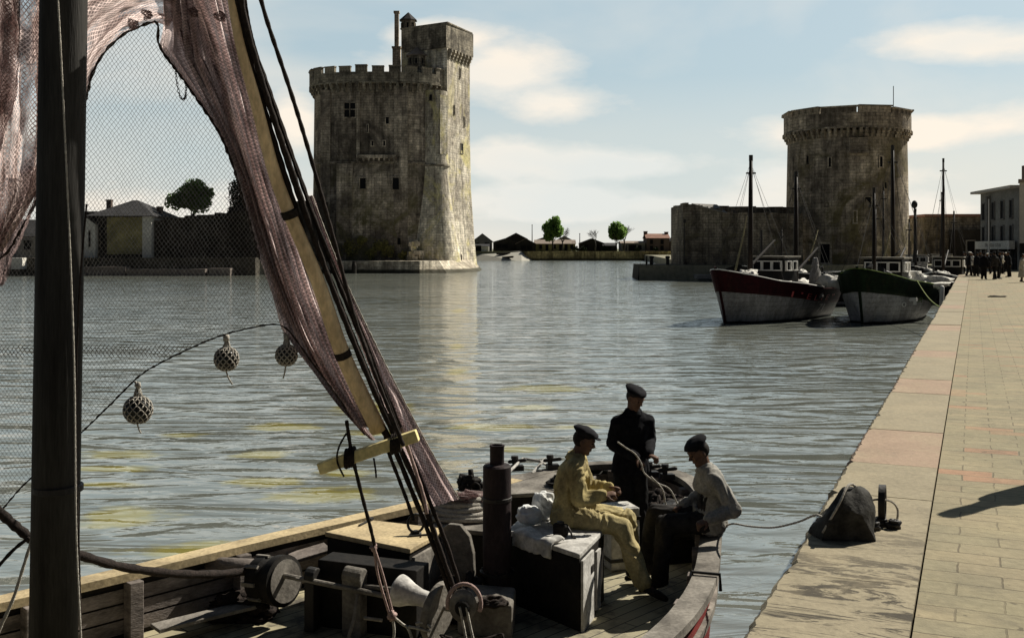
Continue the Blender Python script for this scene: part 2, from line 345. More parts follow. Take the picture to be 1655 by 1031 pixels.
def coping_mat(name, base, red=False):
    m, nt, b = nodes(name); v = mapping(nt, 'Object')
    g1 = noisef(nt, v, 1.4, 7, .7); g2 = noisef(nt, v, 22, 4, .7)
    sc_ = noisef(nt, mapping(nt, 'Object', (.9, 3.2, 1)), 1.6, 6, .72, 1.4)
    c = mixc(nt, ramp(nt, g1, .35, .7), base, tuple(k*.78 for k in base))
    sx = N(nt, 'ShaderNodeSeparateXYZ'); nt.links.new(v, sx.inputs[0])
    near = ramp(nt, sx.outputs[1], 0, 1); near = N(nt, 'ShaderNodeMapRange'); near.inputs[1].default_value = 3.4; near.inputs[2].default_value = 1.0; nt.links.new(sx.outputs[1], near.inputs[0])
    mk = N(nt, 'ShaderNodeMath', operation='MULTIPLY'); nt.links.new(ramp(nt, sc_, .50, .545), mk.inputs[0]); nt.links.new(near.outputs[0], mk.inputs[1])
    c = mixc(nt, mk.outputs[0], c, (.07, .06, .045))
    gr = noisef(nt, mapping(nt, 'Object', (1.2, .8, 1)), 1.9, 8, .75, 1.2); c = mixc(nt, ramp(nt, gr, .55, .72, (0, 0, 0, 1), (.55, .55, .55, 1)), c, (.15, .13, .10))
    c = mixc(nt, ramp(nt, noisef(nt, v, .9, 5, .7), .5, .6, (0, 0, 0, 1), (.35, .35, .35, 1)), c, (.36, .30, .20))
    c = mixc(nt, 1.0, c, ramp(nt, g2, .25, .75, (.75, .75, .75, 1), (1.15, 1.15, 1.15, 1)), 'MULTIPLY')
    nt.links.new(c, b.inputs['Base Color']); b.inputs['Roughness'].default_value = .9; b.inputs['Specular IOR Level'].default_value = .15
    bump(nt, b, g2, .5, .008); return m
COPE = coping_mat('coping_stone', (.32, .275, .19)); COPER = coping_mat('coping_stone_red', (.37, .27, .195))
DSTONE = mat('harbour_wall_stone', (.09, .08, .062), (.04, .036, .03), .9, 1.2, grain=5, bmp=.8, bd=.05)
mb = MB()
def qbox(mb, a0, a1, s0, s1, z0, z1, m=0):
    vs = [Q(a, s, z) for z in (z0, z1) for a, s in ((a0, s0), (a1, s0), (a1, s1), (a0, s1))]
    mb.add(vs, [(3, 2, 1, 0), (4, 5, 6, 7), (0, 1, 5, 4), (1, 2, 6, 5), (2, 3, 7, 6), (3, 0, 4, 7)], m)
def local(o):      # give the quay pieces the quay's own axes, so stone courses run along the edge
    R = Matrix.Rotation(qa, 4, 'Z'); inv = R.inverted()
    for vv in o.data.vertices: vv.co = inv.to_3x3()@vv.co
    o.rotation_euler.z = qa; return o
o = MB(); qbox(o, .785, 130, -14, 400, 1.2, 1.8); local(tag(o.build('quay', PAVE, org=Q(0, 0)), kind='structure'))
o = MB(); qbox(o, .03, .8, -14, 180, -2, 1.5); local(tag(o.build('quay_wall', DSTONE, org=Q(0, 0)), kind='structure'))
# coping slabs: joints read along the edge, some slabs of reddish stone
def sy(py): return (G(1204+.6008*(1031-py), py, 1.8)-QO).length
joints = [(-3.5, 0), (-1.6, 0), (sy(1031)-.9, 0), (sy(925), 0), (sy(818)+.5, 0), (sy(746), 0), (sy(693), 1), (sy(634), 0), (sy(612), 1), (sy(577), 0), (sy(566), 1), (sy(534), 0), (sy(525), 1)]
s = joints[-1][0]; lst = [(a, b, c) for (a, _), (b, c) in zip(joints, joints[1:])]
k = 0
while s < 180:
    L = rnd.uniform(1.7, 2.8); lst.append((s, s+L, 1 if k % 7 == 4 else 0)); s += L; k += 1
o = MB()
for a, b_, c in lst:      # each slab has a worn, chipped outer edge and slightly uneven ends
    zt = 1.806+rnd.uniform(-.005, .007); base = rnd.uniform(-.02, .01); s0, s1 = a+rnd.uniform(.003, .012), b_-rnd.uniform(.003, .012)
    nseg = max(2, int((s1-s0)/.07)) if a < 25 else 3; ed = []
    for q in range(nseg+1):
        s_ = lerp(s0, s1, q/nseg); chip = .045*max(0, noise.noise(Vector((s_*3.1, 7, 0)))-.22)+.012*noise.noise(Vector((s_*9, 2, 0))); ed.append((s_, base+chip*2.2+(.03 if q in (0, nseg) and rnd.random() < .5 else 0)))
    for (sa, ea), (sb, eb) in zip(ed, ed[1:]):
        vs = [Q(ea-.02, sa, 1.45), Q(.772, sa, 1.45), Q(.772, sb, 1.45), Q(eb-.02, sb, 1.45), Q(ea-.004, sa, zt-.035), Q(eb-.004, sb, zt-.035), Q(ea+.03, sa, zt), Q(.772, sa, zt), Q(.772, sb, zt), Q(eb+.03, sb, zt)]
        o.add(vs, [(0, 3, 5, 4), (4, 5, 9, 6), (6, 9, 8, 7), (7, 8, 2, 1)], c)
    for (s_, e_), sg in ((ed[0], 1), (ed[-1], -1)): o.add([Q(e_-.02, s_, 1.45), Q(.772, s_, 1.45), Q(.772, s_, zt), Q(e_+.03, s_, zt), Q(e_-.004, s_, zt-.035)], [(0, 1, 2, 3, 4)], c)
local(tag(o.build('quay_coping', [COPE, COPER], org=Q(0, 0)), kind='structure'))
# ------------------------------------------------------------------ banks and far land
EARTH = mat('bank_ground', (.30, .27, .19), (.2, .19, .14), .95, .3, grain=2, bmp=.4, bd=.05)
GRASSY = mat('far_ground', (.18, .19, .10), (.13, .13, .08), .95, .05, grain=.5, bmp=0)
mb = MB(); mb.prism([(15.6, 129), (60, 129), (130, 250), (260, 600), (60, 600), (40, 300), (24.5, 146)], -1, 1.79, 0)
tag(mb.build('right_bank_ground', EARTH), kind='structure')
mb = MB(); mb.prism([(-1200, 340), (-13, 340), (120, 343), (1500, 360), (2400, 4000), (-2400, 4000)], -1, 2.9, 0)
tag(mb.build('far_shore_ground', GRASSY), kind='structure')
mb = MB(); mb.prism([(-260, 150), (-37, 150), (-37, 176), (-30, 240), (-60, 339), (-260, 339)], -1, 2.4, 0)
tag(mb.build('left_bank_ground', EARTH), kind='structure')
# ------------------------------------------------------------------ stone towers
ST_N = stone('weathered_tower_stone', (.56, .50, .42), (.42, .375, .32), (.17, .15, .13), patch=(.17, .15, .08), patchz=(8, 22), stainscale=.13)
ST_L = stone('sunlit_tower_stone', (.74, .71, .63), (.66, .63, .55), (.42, .39, .34), patch=(.62, .55, .28), patchz=(20, 60), stainscale=.1)  # stone of the sunlit parts; sunlight is put into the paler colour
ST_P = stone('parapet_stone', (.40, .37, .31), (.33, .31, .26), (.15, .14, .12), stainscale=.3)
ST_C = stone('chain_tower_stone', (.58, .52, .43), (.44, .395, .33), (.22, .195, .165), patch=(.17, .145, .075), patchz=(12, 26), stainscale=.14)
ST_W = stone('old_wall_stone', (.36, .32, .26), (.26, .235, .19), (.12, .105, .085), bw=.7, bh=.35, patch=(.15, .13, .07), patchz=(7, 12), stainscale=.25)
ST_B = stone('bleached_quay_stone', (.62, .58, .50), (.55, .52, .45), (.34, .31, .26), bw=1.2, bh=.5, stainscale=.5)
DARK = plain('dark_opening', (.006, .006, .007), .9)
ROOFD = mat('dark_slate', (.06, .058, .06), (.035, .034, .035), .8, .8, grain=8)
ROOFR = mat('clay_tiles', (.34, .19, .14), (.24, .14, .11), .85, .8, grain=6)
ROOFP = mat('pale_tiles', (.33, .27, .22), (.24, .2, .17), .85, .5, grain=4)
PLW = mat('whitewash', (.72, .69, .62), (.58, .56, .5), .9, .6, grain=6)
PLG = mat('grey_render', (.26, .25, .23), (.18, .17, .16), .9, .5, grain=5)
PLD = mat('dark_boards', (.045, .04, .036), (.025, .023, .02), .9, .5, grain=5)
PLY = mat('ochre_render', (.38, .33, .15), (.17, .15, .08), .9, .5, grain=5)
PLB = mat('brown_brick', (.17, .12, .10), (.11, .085, .07), .9, .6, grain=6)
IRON = mat('black_iron', (.02, .019, .018), (.035, .03, .026), .6, 6, metal=.3, grain=40, spec=.4)
def superell(cx, cy, a, b, n=3.0, N_=72, rot=0):
    out = []
    for k in range(N_):
        t = 2*PI*k/N_; c, s_ = math.cos(t), math.sin(t)
        x = a*math.copysign(abs(c)**(2/n), c); y = b*math.copysign(abs(s_)**(2/n), s_)
        out.append((cx+x*math.cos(rot)-y*math.sin(rot), cy+x*math.sin(rot)+y*math.cos(rot)))
    return out
def loft(mb, rings, m=0, cap=True, rough=0):
    n = len(rings[0][1]); acc = [0]
    for i in range(n): acc.append(acc[-1]+(Vector(rings[0][1][i])-Vector(rings[0][1][(i+1) % n])).length)
    for (z0, p0), (z1, p1) in zip(rings, rings[1:]):
        for i in range(n):
            j = (i+1) % n
            mb.add([(*p0[i], z0), (*p0[j], z0), (*p1[j], z1), (*p1[i], z1)], [(0, 1, 2, 3)], m, [[(acc[i], z0), (acc[i+1], z0), (acc[i+1], z1), (acc[i], z1)]])
    if cap:
        z, p = rings[-1]; mb.add([(*q, z) for q in p], [tuple(range(n))], m, [[q for q in p]])
        z, p = rings[0]; mb.add([(*q, z) for q in p], [tuple(reversed(range(n)))], m, [[q for q in reversed(p)]])
def along(poly, s):      # point and outward normal at arc length s on closed poly (ccw)
    n = len(poly); i = 0
    while True:
        a = Vector(poly[i % n]); b = Vector(poly[(i+1) % n]); d = (b-a).length
        if s <= d: break
        s -= d; i += 1
    t = (b-a)/d; return a+t*s, Vector((t.y, -t.x)), t
def perim(poly): return sum((Vector(poly[i])-Vector(poly[(i+1) % len(poly)])).length for i in range(len(poly)))
def battlement(root, ring, z0, zgap, ztop, thick, pitch, gap, material, name='battlement', skip=None):
    """parapet wall following a ring outline, standing on corbels, cut by gaps"""
    mb = MB(); P = perim(ring); cnt = int(P/pitch); st = P/cnt
    inner = []
    n = len(ring)
    for i in range(n):
        a = Vector(ring[i-1]); b = Vector(ring[(i+1) % n]); t = (b-a).normalized(); q = Vector(ring[i])-Vector((t.y, -t.x))*thick; inner.append((q.x, q.y))
    acc = 0
    for i in range(n):
        j = (i+1) % n; d = (Vector(ring[i])-Vector(ring[j])).length
        u0, u1 = acc, acc+d
        for z, za, zb, pts in ((0, z0, zgap, (ring[i], ring[j])),):
            mb.add([(*ring[i], z0), (*ring[j], z0), (*ring[j], zgap), (*ring[i], zgap)], [(0, 1, 2, 3)], 0, [[(u0, z0), (u1, z0), (u1, zgap), (u0, zgap)]])
            mb.add([(*inner[i], z0), (*inner[j], z0), (*inner[j], zgap), (*inner[i], zgap)], [(3, 2, 1, 0)], 0, [[(u0, z0), (u1, z0), (u1, zgap), (u0, zgap)]][0:1])
            mb.add([(*ring[i], zgap), (*ring[j], zgap), (*inner[j], zgap), (*inner[i], zgap)], [(0, 1, 2, 3)], 0, [[(u0, 0), (u1, 0), (u1, .5), (u0, .5)]])
            mb.add([(*ring[i], z0), (*ring[j], z0), (*inner[j], z0), (*inner[i], z0)], [(3, 2, 1, 0)], 0, [[(u0, 0), (u1, 0), (u1, .5), (u0, .5)]])
        acc += d
    for k in range(cnt):
        s0, s1 = k*st+gap/2, (k+1)*st-gap/2; m_ = 4
        pa = [along(ring, s0+(s1-s0)*q/m_) for q in range(m_+1)]
        hv = ztop+rnd.uniform(-.12, .1)
        for (p, nn, t), (p2, n2, t2) in zip(pa, pa[1:]):
            a, b_ = p, p2; ai, bi = p-nn*thick, p2-n2*thick; u0 = s0; zb = zgap-.02
            vs = [(*a, zb), (*b_, zb), (*bi, zb), (*ai, zb), (*a, hv), (*b_, hv), (*bi, hv), (*ai, hv)]
            mb.add(vs, [(0, 1, 5, 4), (1, 2, 6, 5), (2, 3, 7, 6), (3, 0, 4, 7), (4, 5, 6, 7)], 0, [[(u0, zb), (u0+.8, zb), (u0+.8, hv), (u0, hv)]]*5)
        # coping stone on each merlon
        p, nn, t = along(ring, (s0+s1)/2); ang = math.atan2(t.y, t.x); c = p-nn*thick/2
        mb.box((c.x, c.y, hv+.09), (s1-s0+.1, thick+.16, .18), ang)
    return mb.build(name, material, root)
def corbels(root, poly, z0, z1, out, pitch, material, w=.35):
    P = perim(poly); cnt = int(P/pitch)
    for k in range(cnt):
        p, nn, t = along(poly, (k+.5)*P/cnt); ang = math.atan2(t.y, t.x); h = (z1-z0)/3; mb = MB()
        for q in range(3):
            o_ = out*(q+1)/3; c = p+nn*(o_/2-.1); mb.box((c.x, c.y, z0+h*(q+.5)), (w, o_+.2, h*1.01-q*.002), ang)
        mb.build('corbel', material, root)
def window_on(root, p, nn, z, w_, h, bars=0, fr=.18, material=None, name='window', sill=True):
    """dark opening behind a proud stone surround"""
    nn = Vector((nn[0], nn[1])); ang = math.atan2(nn.x, -nn.y); p = Vector((p[0], p[1])); t = Vector((-nn[1], nn[0])); nn = Vector((nn[0], nn[1]))
    mb = MB(); d = .16
    def bx(mm, off, zz, sx_, sz, depth=d, o_=0):
        c = p+t*off+nn*(depth/2-.05+o_); mm.box((c.x, c.y, zz), (sx_, depth, sz), ang)
    bx(mb, -w_/2-fr/2, z, fr, h+2*fr); bx(mb, w_/2+fr/2, z, fr, h+2*fr); bx(mb, 0, z+h/2+fr/2, w_, fr, d+.006)
    bx(mb, 0, z-h/2-fr/2, w_+2*fr+.1 if sill else w_, fr, d+.06)
    for k in range(bars): bx(mb, w_*((k+1)/(bars+1)-.5), z, .14, h, .13)
    if bars: bx(mb, 0, z+h*.05, w_, .14, .12)
    fo = mb.build(name, material or ST_P, root)
    pn = MB(); bx(pn, 0, z, w_, h, .07, 0); pn.build('pane' if name == 'window' else 'opening', DARK, fo)
    return fo
# ---- the great tower on the left of the channel
root = empty('medieval_tower', (-20, 178, 0), 'big crenellated stone keep in the water with a taller square turret behind its right side', 'tower')
def keep(s_=0): return superell(-22.2, 179, 11.2+s_, 9.5+s_, 2.7)
mb = MB(); loft(mb, [(0, keep(.5)), (4, keep(.35)), (10, keep(.12)), (17.5, keep(0)), (30.4, keep(-.15))])
mb.build('keep_wall', ST_N, root, smooth=40)
mb = MB(); loft(mb, [(17.5, keep(.0)), (17.55, keep(.22)), (17.85, keep(.22)), (17.95, keep(0))], cap=False); mb.build('string_course', ST_N, root)
corbels(root, keep(-.1), 29.1, 30.45, .85, 1.05, ST_P, .38)
mb = MB(); loft(mb, [(30.4, keep(-.2)), (30.45, keep(.72)), (30.7, keep(.72)), (30.75, keep(-.3))]); mb.build('walkway', ST_P, root)
battlement(root, keep(.68), 30.7, 32.2, 33.1, .55, 2.7, .8, ST_P)
mb = MB(); tc_ = (-12.9, 173.2)
def ringc(r, c=tc_, n=28): return [(c[0]+r*math.cos(2*PI*k/n), c[1]+r*math.sin(2*PI*k/n)) for k in range(n)]
loft(mb, [(0, ringc(4.7)), (3, ringc(4.35)), (8, ringc(3.5)), (13, ringc(2.75)), (16, ringc(2.45)), (29.6, ringc(2.15))])
mb.build('corner_turret', ST_L, root, smooth=40)
mb = MB(); loft(mb, [(17.2, ringc(2.5)), (17.25, ringc(2.68)), (17.5, ringc(2.68)), (17.55, ringc(2.5))], cap=False); mb.build('turret_band', ST_P, root)
# shallow vertical piers and a jutting ledge that break the keep's front
mb = MB()
for px, z0, z1, w_ in ((557, 1.8, 17.5, 2.6), (579, 17.9, 29, .5), (648, 1.8, 30, 2.2), (524, 1.8, 29.5, 1.6)):
    X = (px-CX)/F*169.6; mb.box((X, 170.4 if px > 530 else 171.6, (z0+z1)/2), (w_, 2.0, z1-z0), 0)
mb.build('pier', ST_N, root)
mb = MB(); X = (609-CX)/F*169.6; mb.box((X, 169.3, 18.6), (6.4, 1.0, .5)); 
for k in range(8): mb.box((X-2.9+k*.83, 169.3, 18.15), (.3, .7, .45))
mb.build('bracketed_ledge', ST_N, root)
for px, py, w_, h, bars in ((565, 178, 1.75, 2.3, 1), (626, 195, .5, 1.1, 0), (594, 208, .16, 1.2, 0), (602, 232, .3, .8, 0), (621, 232, .3, .8, 0), (587, 297, .95, 1.7, 0), (640, 297, 1.0, 1.9, 0), (606, 398, .4, 1.3, 0), (645, 390, .5, 1.0, 0)):
    X = (px-CX)/F*169.5; yy = 179-9.5*(max(0, 1-(abs(X+22.2)/11.2)**2.7))**(1/2.7)-(.35 if py > 280 else 0)
    window_on(root, (X, yy), (0, -1), HC-(py-HZ)/F*169.5, w_, h, bars, .14, ST_N)
window_on(root, (-13.2, 171.0), (0, -1), HC-(158-HZ)/F*171, .4, .9, 0, .12)
mb = MB(); nn = Vector((.75, -.66)).normalized(); p = Vector(tc_)+nn*2.15
mb.box((p.x, p.y, 24), (1.7, .5, 9.6), math.atan2(nn.x, -nn.y)); mb.build('latrine_shaft', ST_L, root)
# tall square turret
def sq(e=0, f_=0): return [(-10.7+f_*.3, 173.3-e), (-7.3+e*.4+f_, 182), (-14.5, 187), (-18.6-e, 178.2)]
mb = MB(); loft(mb, [(0, sq(.4, 1.2)), (5, sq(.2, .75)), (14, sq(0, .2)), (24, sq()), (41, sq())])
mb.build('tall_turret', ST_L, root)
TR = sq(); r2 = [(TR[0][0]-.12, TR[0][1]-.3), (TR[1][0]+.6, TR[1][1]+.3), (TR[2][0]+.5, TR[2][1]+.5), (TR[3][0]-.1, TR[3][1])]
mb = MB(); loft(mb, [(36.9, r2), (40.9, r2)]); mb.build('turret_parapet', ST_P, root)
mb = MB(); loft(mb, [(40.9, [(a*1.0-.0, b) for a, b in sq(.35, .35)]), (41.1, sq(.35, .35))]); mb.build('turret_coping', ST_P, root)
for k in range(7):
    mb = MB(); a = Vector(TR[0]); b_ = Vector(TR[1]); p = lerp(a, b_, (k+.5)/7); t = (b_-a).normalized(); nn = Vector((t.y, -t.x))
    for q in range(3): c = p+nn*(.2*(q+1)/2); mb.box((c.x, c.y, 35.5+.5*q), (.55, .25*(q+1), .5), math.atan2(t.y, t.x))
    mb.build('corbel', ST_P, root)
for fr_, z, w_, h in ((.55, 33.5, .35, 1.5), (.3, 27, .3, 1.4), (.75, 25.5, .3, 1.5), (.62, 20.8, .9, 1.6), (.4, 2.2, .6, 1.1)):
    a = Vector(TR[0]); b_ = Vector(TR[1]); t = (b_-a).normalized(); nn = Vector((t.y, -t.x)); p = lerp(a, b_, fr_)+nn*(.75 if z < 4 else 0)
    window_on(root, p, nn, z, w_, h, 0, .12)
def cap_turret(name, c, r, z0, ze, zp, wall_m, roof_m, seg=8):
    mb = MB(); rg = lambda q: [(c[0]+q*math.cos(2*PI*(k+.5)/seg), c[1]+q*math.sin(2*PI*(k+.5)/seg)) for k in range(seg)]
    loft(mb, [(z0, rg(r)), (ze, rg(r))]); o = mb.build(name, wall_m, root)
    mb = MB(); loft(mb, [(ze, rg(r*1.25)), (ze+.12, rg(r*1.25)), (zp, rg(.05))]); mb.build('roof', roof_m, o)
    for k in range(seg):
        a = 2*PI*k/seg
        if math.sin(a) < .1: window_on(o, (c[0]+r*.93*math.cos(a), c[1]+r*.93*math.sin(a)), (math.cos(a), math.sin(a)), ze-.9, .35, .9, 0, .1)
cap_turret('stair_turret', (-17.7, 179.6), 1.25, 30, 42.6, 44.1, ST_N, ROOFD)
cap_turret('lantern_turret', (-15.9, 176), 1.5, 30.6, 35.9, 37.5, ST_P, ROOFP)
mb = MB(); mb.box((-20.0, 182.5, 34.5), (1.35, 1.3, 8)); mb.box((-20.0, 182.5, 38.6), (1.6, 1.5, .3)); mb.box((-20.0, 182.5, 41.7), (.72, .8, 6)); mb.box((-20.0, 182.5, 44.75), (1.0, 1.0, .35))
mb.build('chimney', ST_N, root)
o = tag(MB().prism([(-36, 163.5), (-14.2, 161.5), (-9.5, 163.5), (-6.0, 168), (-4.6, 176), (-4.6, 190), (-36, 190)], -1, 1.9, 0, poly1=[(-36, 163.9), (-14.2, 161.9), (-11.5, 165.5), (-10, 169), (-7, 178), (-7, 190), (-36, 190)]).build('tower_plinth', ST_B), 'low bleached stone quay around the foot of the large keep', 'quay wall')
# broken masonry lump at the turret's foot
mb = MB()
for k in range(26):
    z = rnd.uniform(1.9, 4.9); q = 1-(z-1.9)/4; mb.box((-15.6+rnd.uniform(-1.1, 1.1)*q, 168.3+rnd.uniform(-.8, .8)*q, z), (rnd.uniform(.7, 1.5), rnd.uniform(.7, 1.3), rnd.uniform(.5, .9)), rnd.uniform(0, 3))
mb.build('broken_buttress', ST_L, root, bevel=.05)
# mooring post in front of the plinth
o = MB(); p = G(573, 442, 0); o.lathe((p.x, p.y-.5, 0), [(.38, -1), (.36, 1.3), (.26, 1.6), (.26, 1.9)], 12)
tag(o.build('harbour_post', mat('wet_timber', (.04, .035, .03), (.02, .018, .015))), 'dark wooden mooring post standing in the water at the foot of the keep', 'mooring post')
# ---- the round tower on the right of the channel
CT = (44.9, 141.2)
root = empty('round_tower', (*CT, 1.8), 'squat round stone tower with a corbelled parapet, behind the moored trawlers', 'tower')
rc = lambda r: ringc(r, CT, 64)
mb = MB(); loft(mb, [(0, rc(8.1)), (6, rc(7.9)), (14, rc(7.75)), (18.9, rc(7.65))]); mb.build('drum_wall', ST_C, root, smooth=40)
corbels(root, rc(7.65), 18.0, 19.15, .7, .72, ST_C, .32)
mb = MB(); loft(mb, [(19.1, rc(7.2)), (19.15, rc(8.2)), (19.35, rc(8.2)), (19.4, rc(7.2))]); mb.build('walkway', ST_C, root)
battlement(root, rc(8.17), 19.35, 21.1, 21.75, .6, 4.4, .22, ST_C)
for px, py, w_, h in ((1344, 262, .3, 1.2), (1422, 262, .4, 1.3), (1316, 256, .35, 1.1), (1400, 328, .75, 1.4), (1380, 351, .35, 1.5), (1340, 331, .35, .35), (1430, 300, .3, .8)):
    yy = 133.2; X = (px-CX)/F*134.0; dx = X-CT[0]; dy = -math.sqrt(max(7.78**2-dx*dx, .1)); nn = Vector((dx, dy)).normalized()
    window_on(root, Vector(CT)+nn*7.8, nn, HC-(py-HZ)/F*134, w_, h, 0, .12, ST_C)
X = (1387-CX)/F*133.5; mb = MB(); dx = X-CT[0]; dy = -math.sqrt(7.7**2-dx*dx); nn = Vector((dx, dy)).normalized(); p = Vector(CT)+nn*7.85
mb.box((p.x, p.y, 17.0), (2.2, .7, 1.7), math.atan2(nn.x, -nn.y)); mb.box((p.x, p.y, 16.0), (2.5, .9, .25), math.atan2(nn.x, -nn.y)); mb.build('corbelled_box', ST_C, root)
dx = (1337-CX)/F*134-CT[0]; dy = -math.sqrt(8.0**2-dx*dx); nn = Vector((dx, dy)).normalized(); window_on(root, Vector(CT)+nn*8.06, nn, 3.2, 1.2, 2.4, 0, .3, ST_C, 'doorway')
mb = MB(); a_ = Vector((CT[0]+6.3, CT[1], 21)); mb.tube([a_, a_+Vector((0, 0, 4.6))], .05, 6); mb.build('flagpole', IRON, root)
# ---- old curtain wall with a broken top beside it
mb = MB()
def wallseg(mb, a, b_, th, z0, za, zb, m=0, n=14, rag=.25):
    a = Vector(a); b_ = Vector(b_); t = (b_-a).normalized(); nn = Vector((t.y, -t.x)); L = (b_-a).length
    for k in range(n):
        u0, u1 = k/n, (k+1)/n; h0 = lerp(za, zb, u0)+rnd.uniform(-rag, rag); h1 = h0+rnd.uniform(-.05, .05)
        p0, p1 = lerp(a, b_, u0), lerp(a, b_, u1); q0, q1 = p0+nn*-th, p1+nn*-th; U0, U1 = u0*L, u1*L
        vs = [(*p0, z0), (*p1, z0), (*q1, z0), (*q0, z0), (*p0, h0), (*p1, h1), (*q1, h1), (*q0, h0)]
        mb.add(vs, [(0, 1, 5, 4), (1, 2, 6, 5), (2, 3, 7, 6), (3, 0, 4, 7), (4, 5, 6, 7)], m, [[(U0, z0), (U1, z0), (U1, h1), (U0, h0)], [(0, z0), (th, z0), (th, h1), (0, h1)], [(U1, z0), (U0, z0), (U0, h0), (U1, h1)], [(0, z0), (th, z0), (th, h1), (0, h1)], [(U0, 0), (U1, 0), (U1, th), (U0, th)]])
wallseg(mb, (21.3, 131), (26.2, 131), 2.2, 1.2, 9.5, 8.7, rag=.1); wallseg(mb, (26.2, 131), (37.2, 134.5), 2.2, 1.2, 8.3, 8.3, n=10, rag=.08)
root = empty('curtain_wall', (29, 133, 1.8), 'old stained stone wall joined to the left side of the round tower', 'wall')
mb.build('wall', ST_W, root)
mb = MB(); wallseg(mb, (23.5, 133.2), (23.51, 141), 2.2, 1.2, 9.4, 9.3, n=4, rag=.1); wallseg(mb, (26.3, 136), (37.3, 138), 1, 7, 9.3, 9.2, n=6, rag=.05); mb.build('return_wall', ST_W, root)
mb = MB(); mb.add([(22.6, 130.9, 9.3), (26.8, 130.9, 8.2), (26.0, 133.6, 9.35), (22.8, 133.6, 9.5)], [(0, 1, 2, 3)]); mb.build('broken_roof', PLG, root, thick=.12)
for px in (1172, 1257, 1270): window_on(root, (lerp(26.2, 37.2, ((px-CX)/F*132.8-26.2)/11), 132.0+((px-CX)/F*132.8-26.2)*.3), (.3, -.95), 3.2, .8, 2, 0, .2, ST_W, 'doorway')
# stone pier with its posts
P0 = G(1030, 452, 0)
o = MB().prism([(P0.x, P0.y), (P0.x+12, P0.y-.5), (33, 127), (33, 140), (P0.x+.6, 141)], -1, 1.8, 0, poly1=[(P0.x+.25, P0.y+.25), (P0.x+12, P0.y-.2), (33, 127.2), (33, 140), (P0.x+.9, 141)])
tag(o.build('stone_pier', mat('pier_stone', (.05, .043, .034), (.022, .02, .016), .9, .6, grain=3, bmp=.9, bd=.08)), 'dark low stone pier jutting out below the curtain wall', 'pier')
for i, px in enumerate((1045, 1053, 1079)):
    p = G(px, 427.5, 1.8); p = Vector(((px-CX)/F*131, 131, 1.8)); mb = MB(); mb.lathe(p, [(.22, 0), (.2, .75), (.28, .8), (.3, 1.0), (.2, 1.1)] if i else [(.12, 0), (.1, 1.1)], 10)
    tag(mb.build('bollard', IRON), ['thin post nearest the tip of the dark stone pier', 'left thick black bollard on the dark stone pier', 'right thick black bollard on the dark stone pier'][i], 'bollard', 'posts on the stone pier')
mb = MB(); p = W(1106, 427, 129.6); mb.tube([p, p+Vector((0, 0, 5.1))], .07, 6); mb.tube([p+Vector((0, 0, 5.1)), p+Vector((.1, 0, 5.5))], .18, 8)
tag(mb.build('harbour_light', IRON), 'slim lamp standard at the left corner of the old wall', 'lamp post')
# low landing at the pier
o = MB(); p = W(1140, 446, 124); o.box((p.x, p.y, .5), (2.4, 2, .5)); tag(o.build('landing_stage', PLG, bevel=.03), 'small pale landing stage beside the dark pier', 'landing stage')

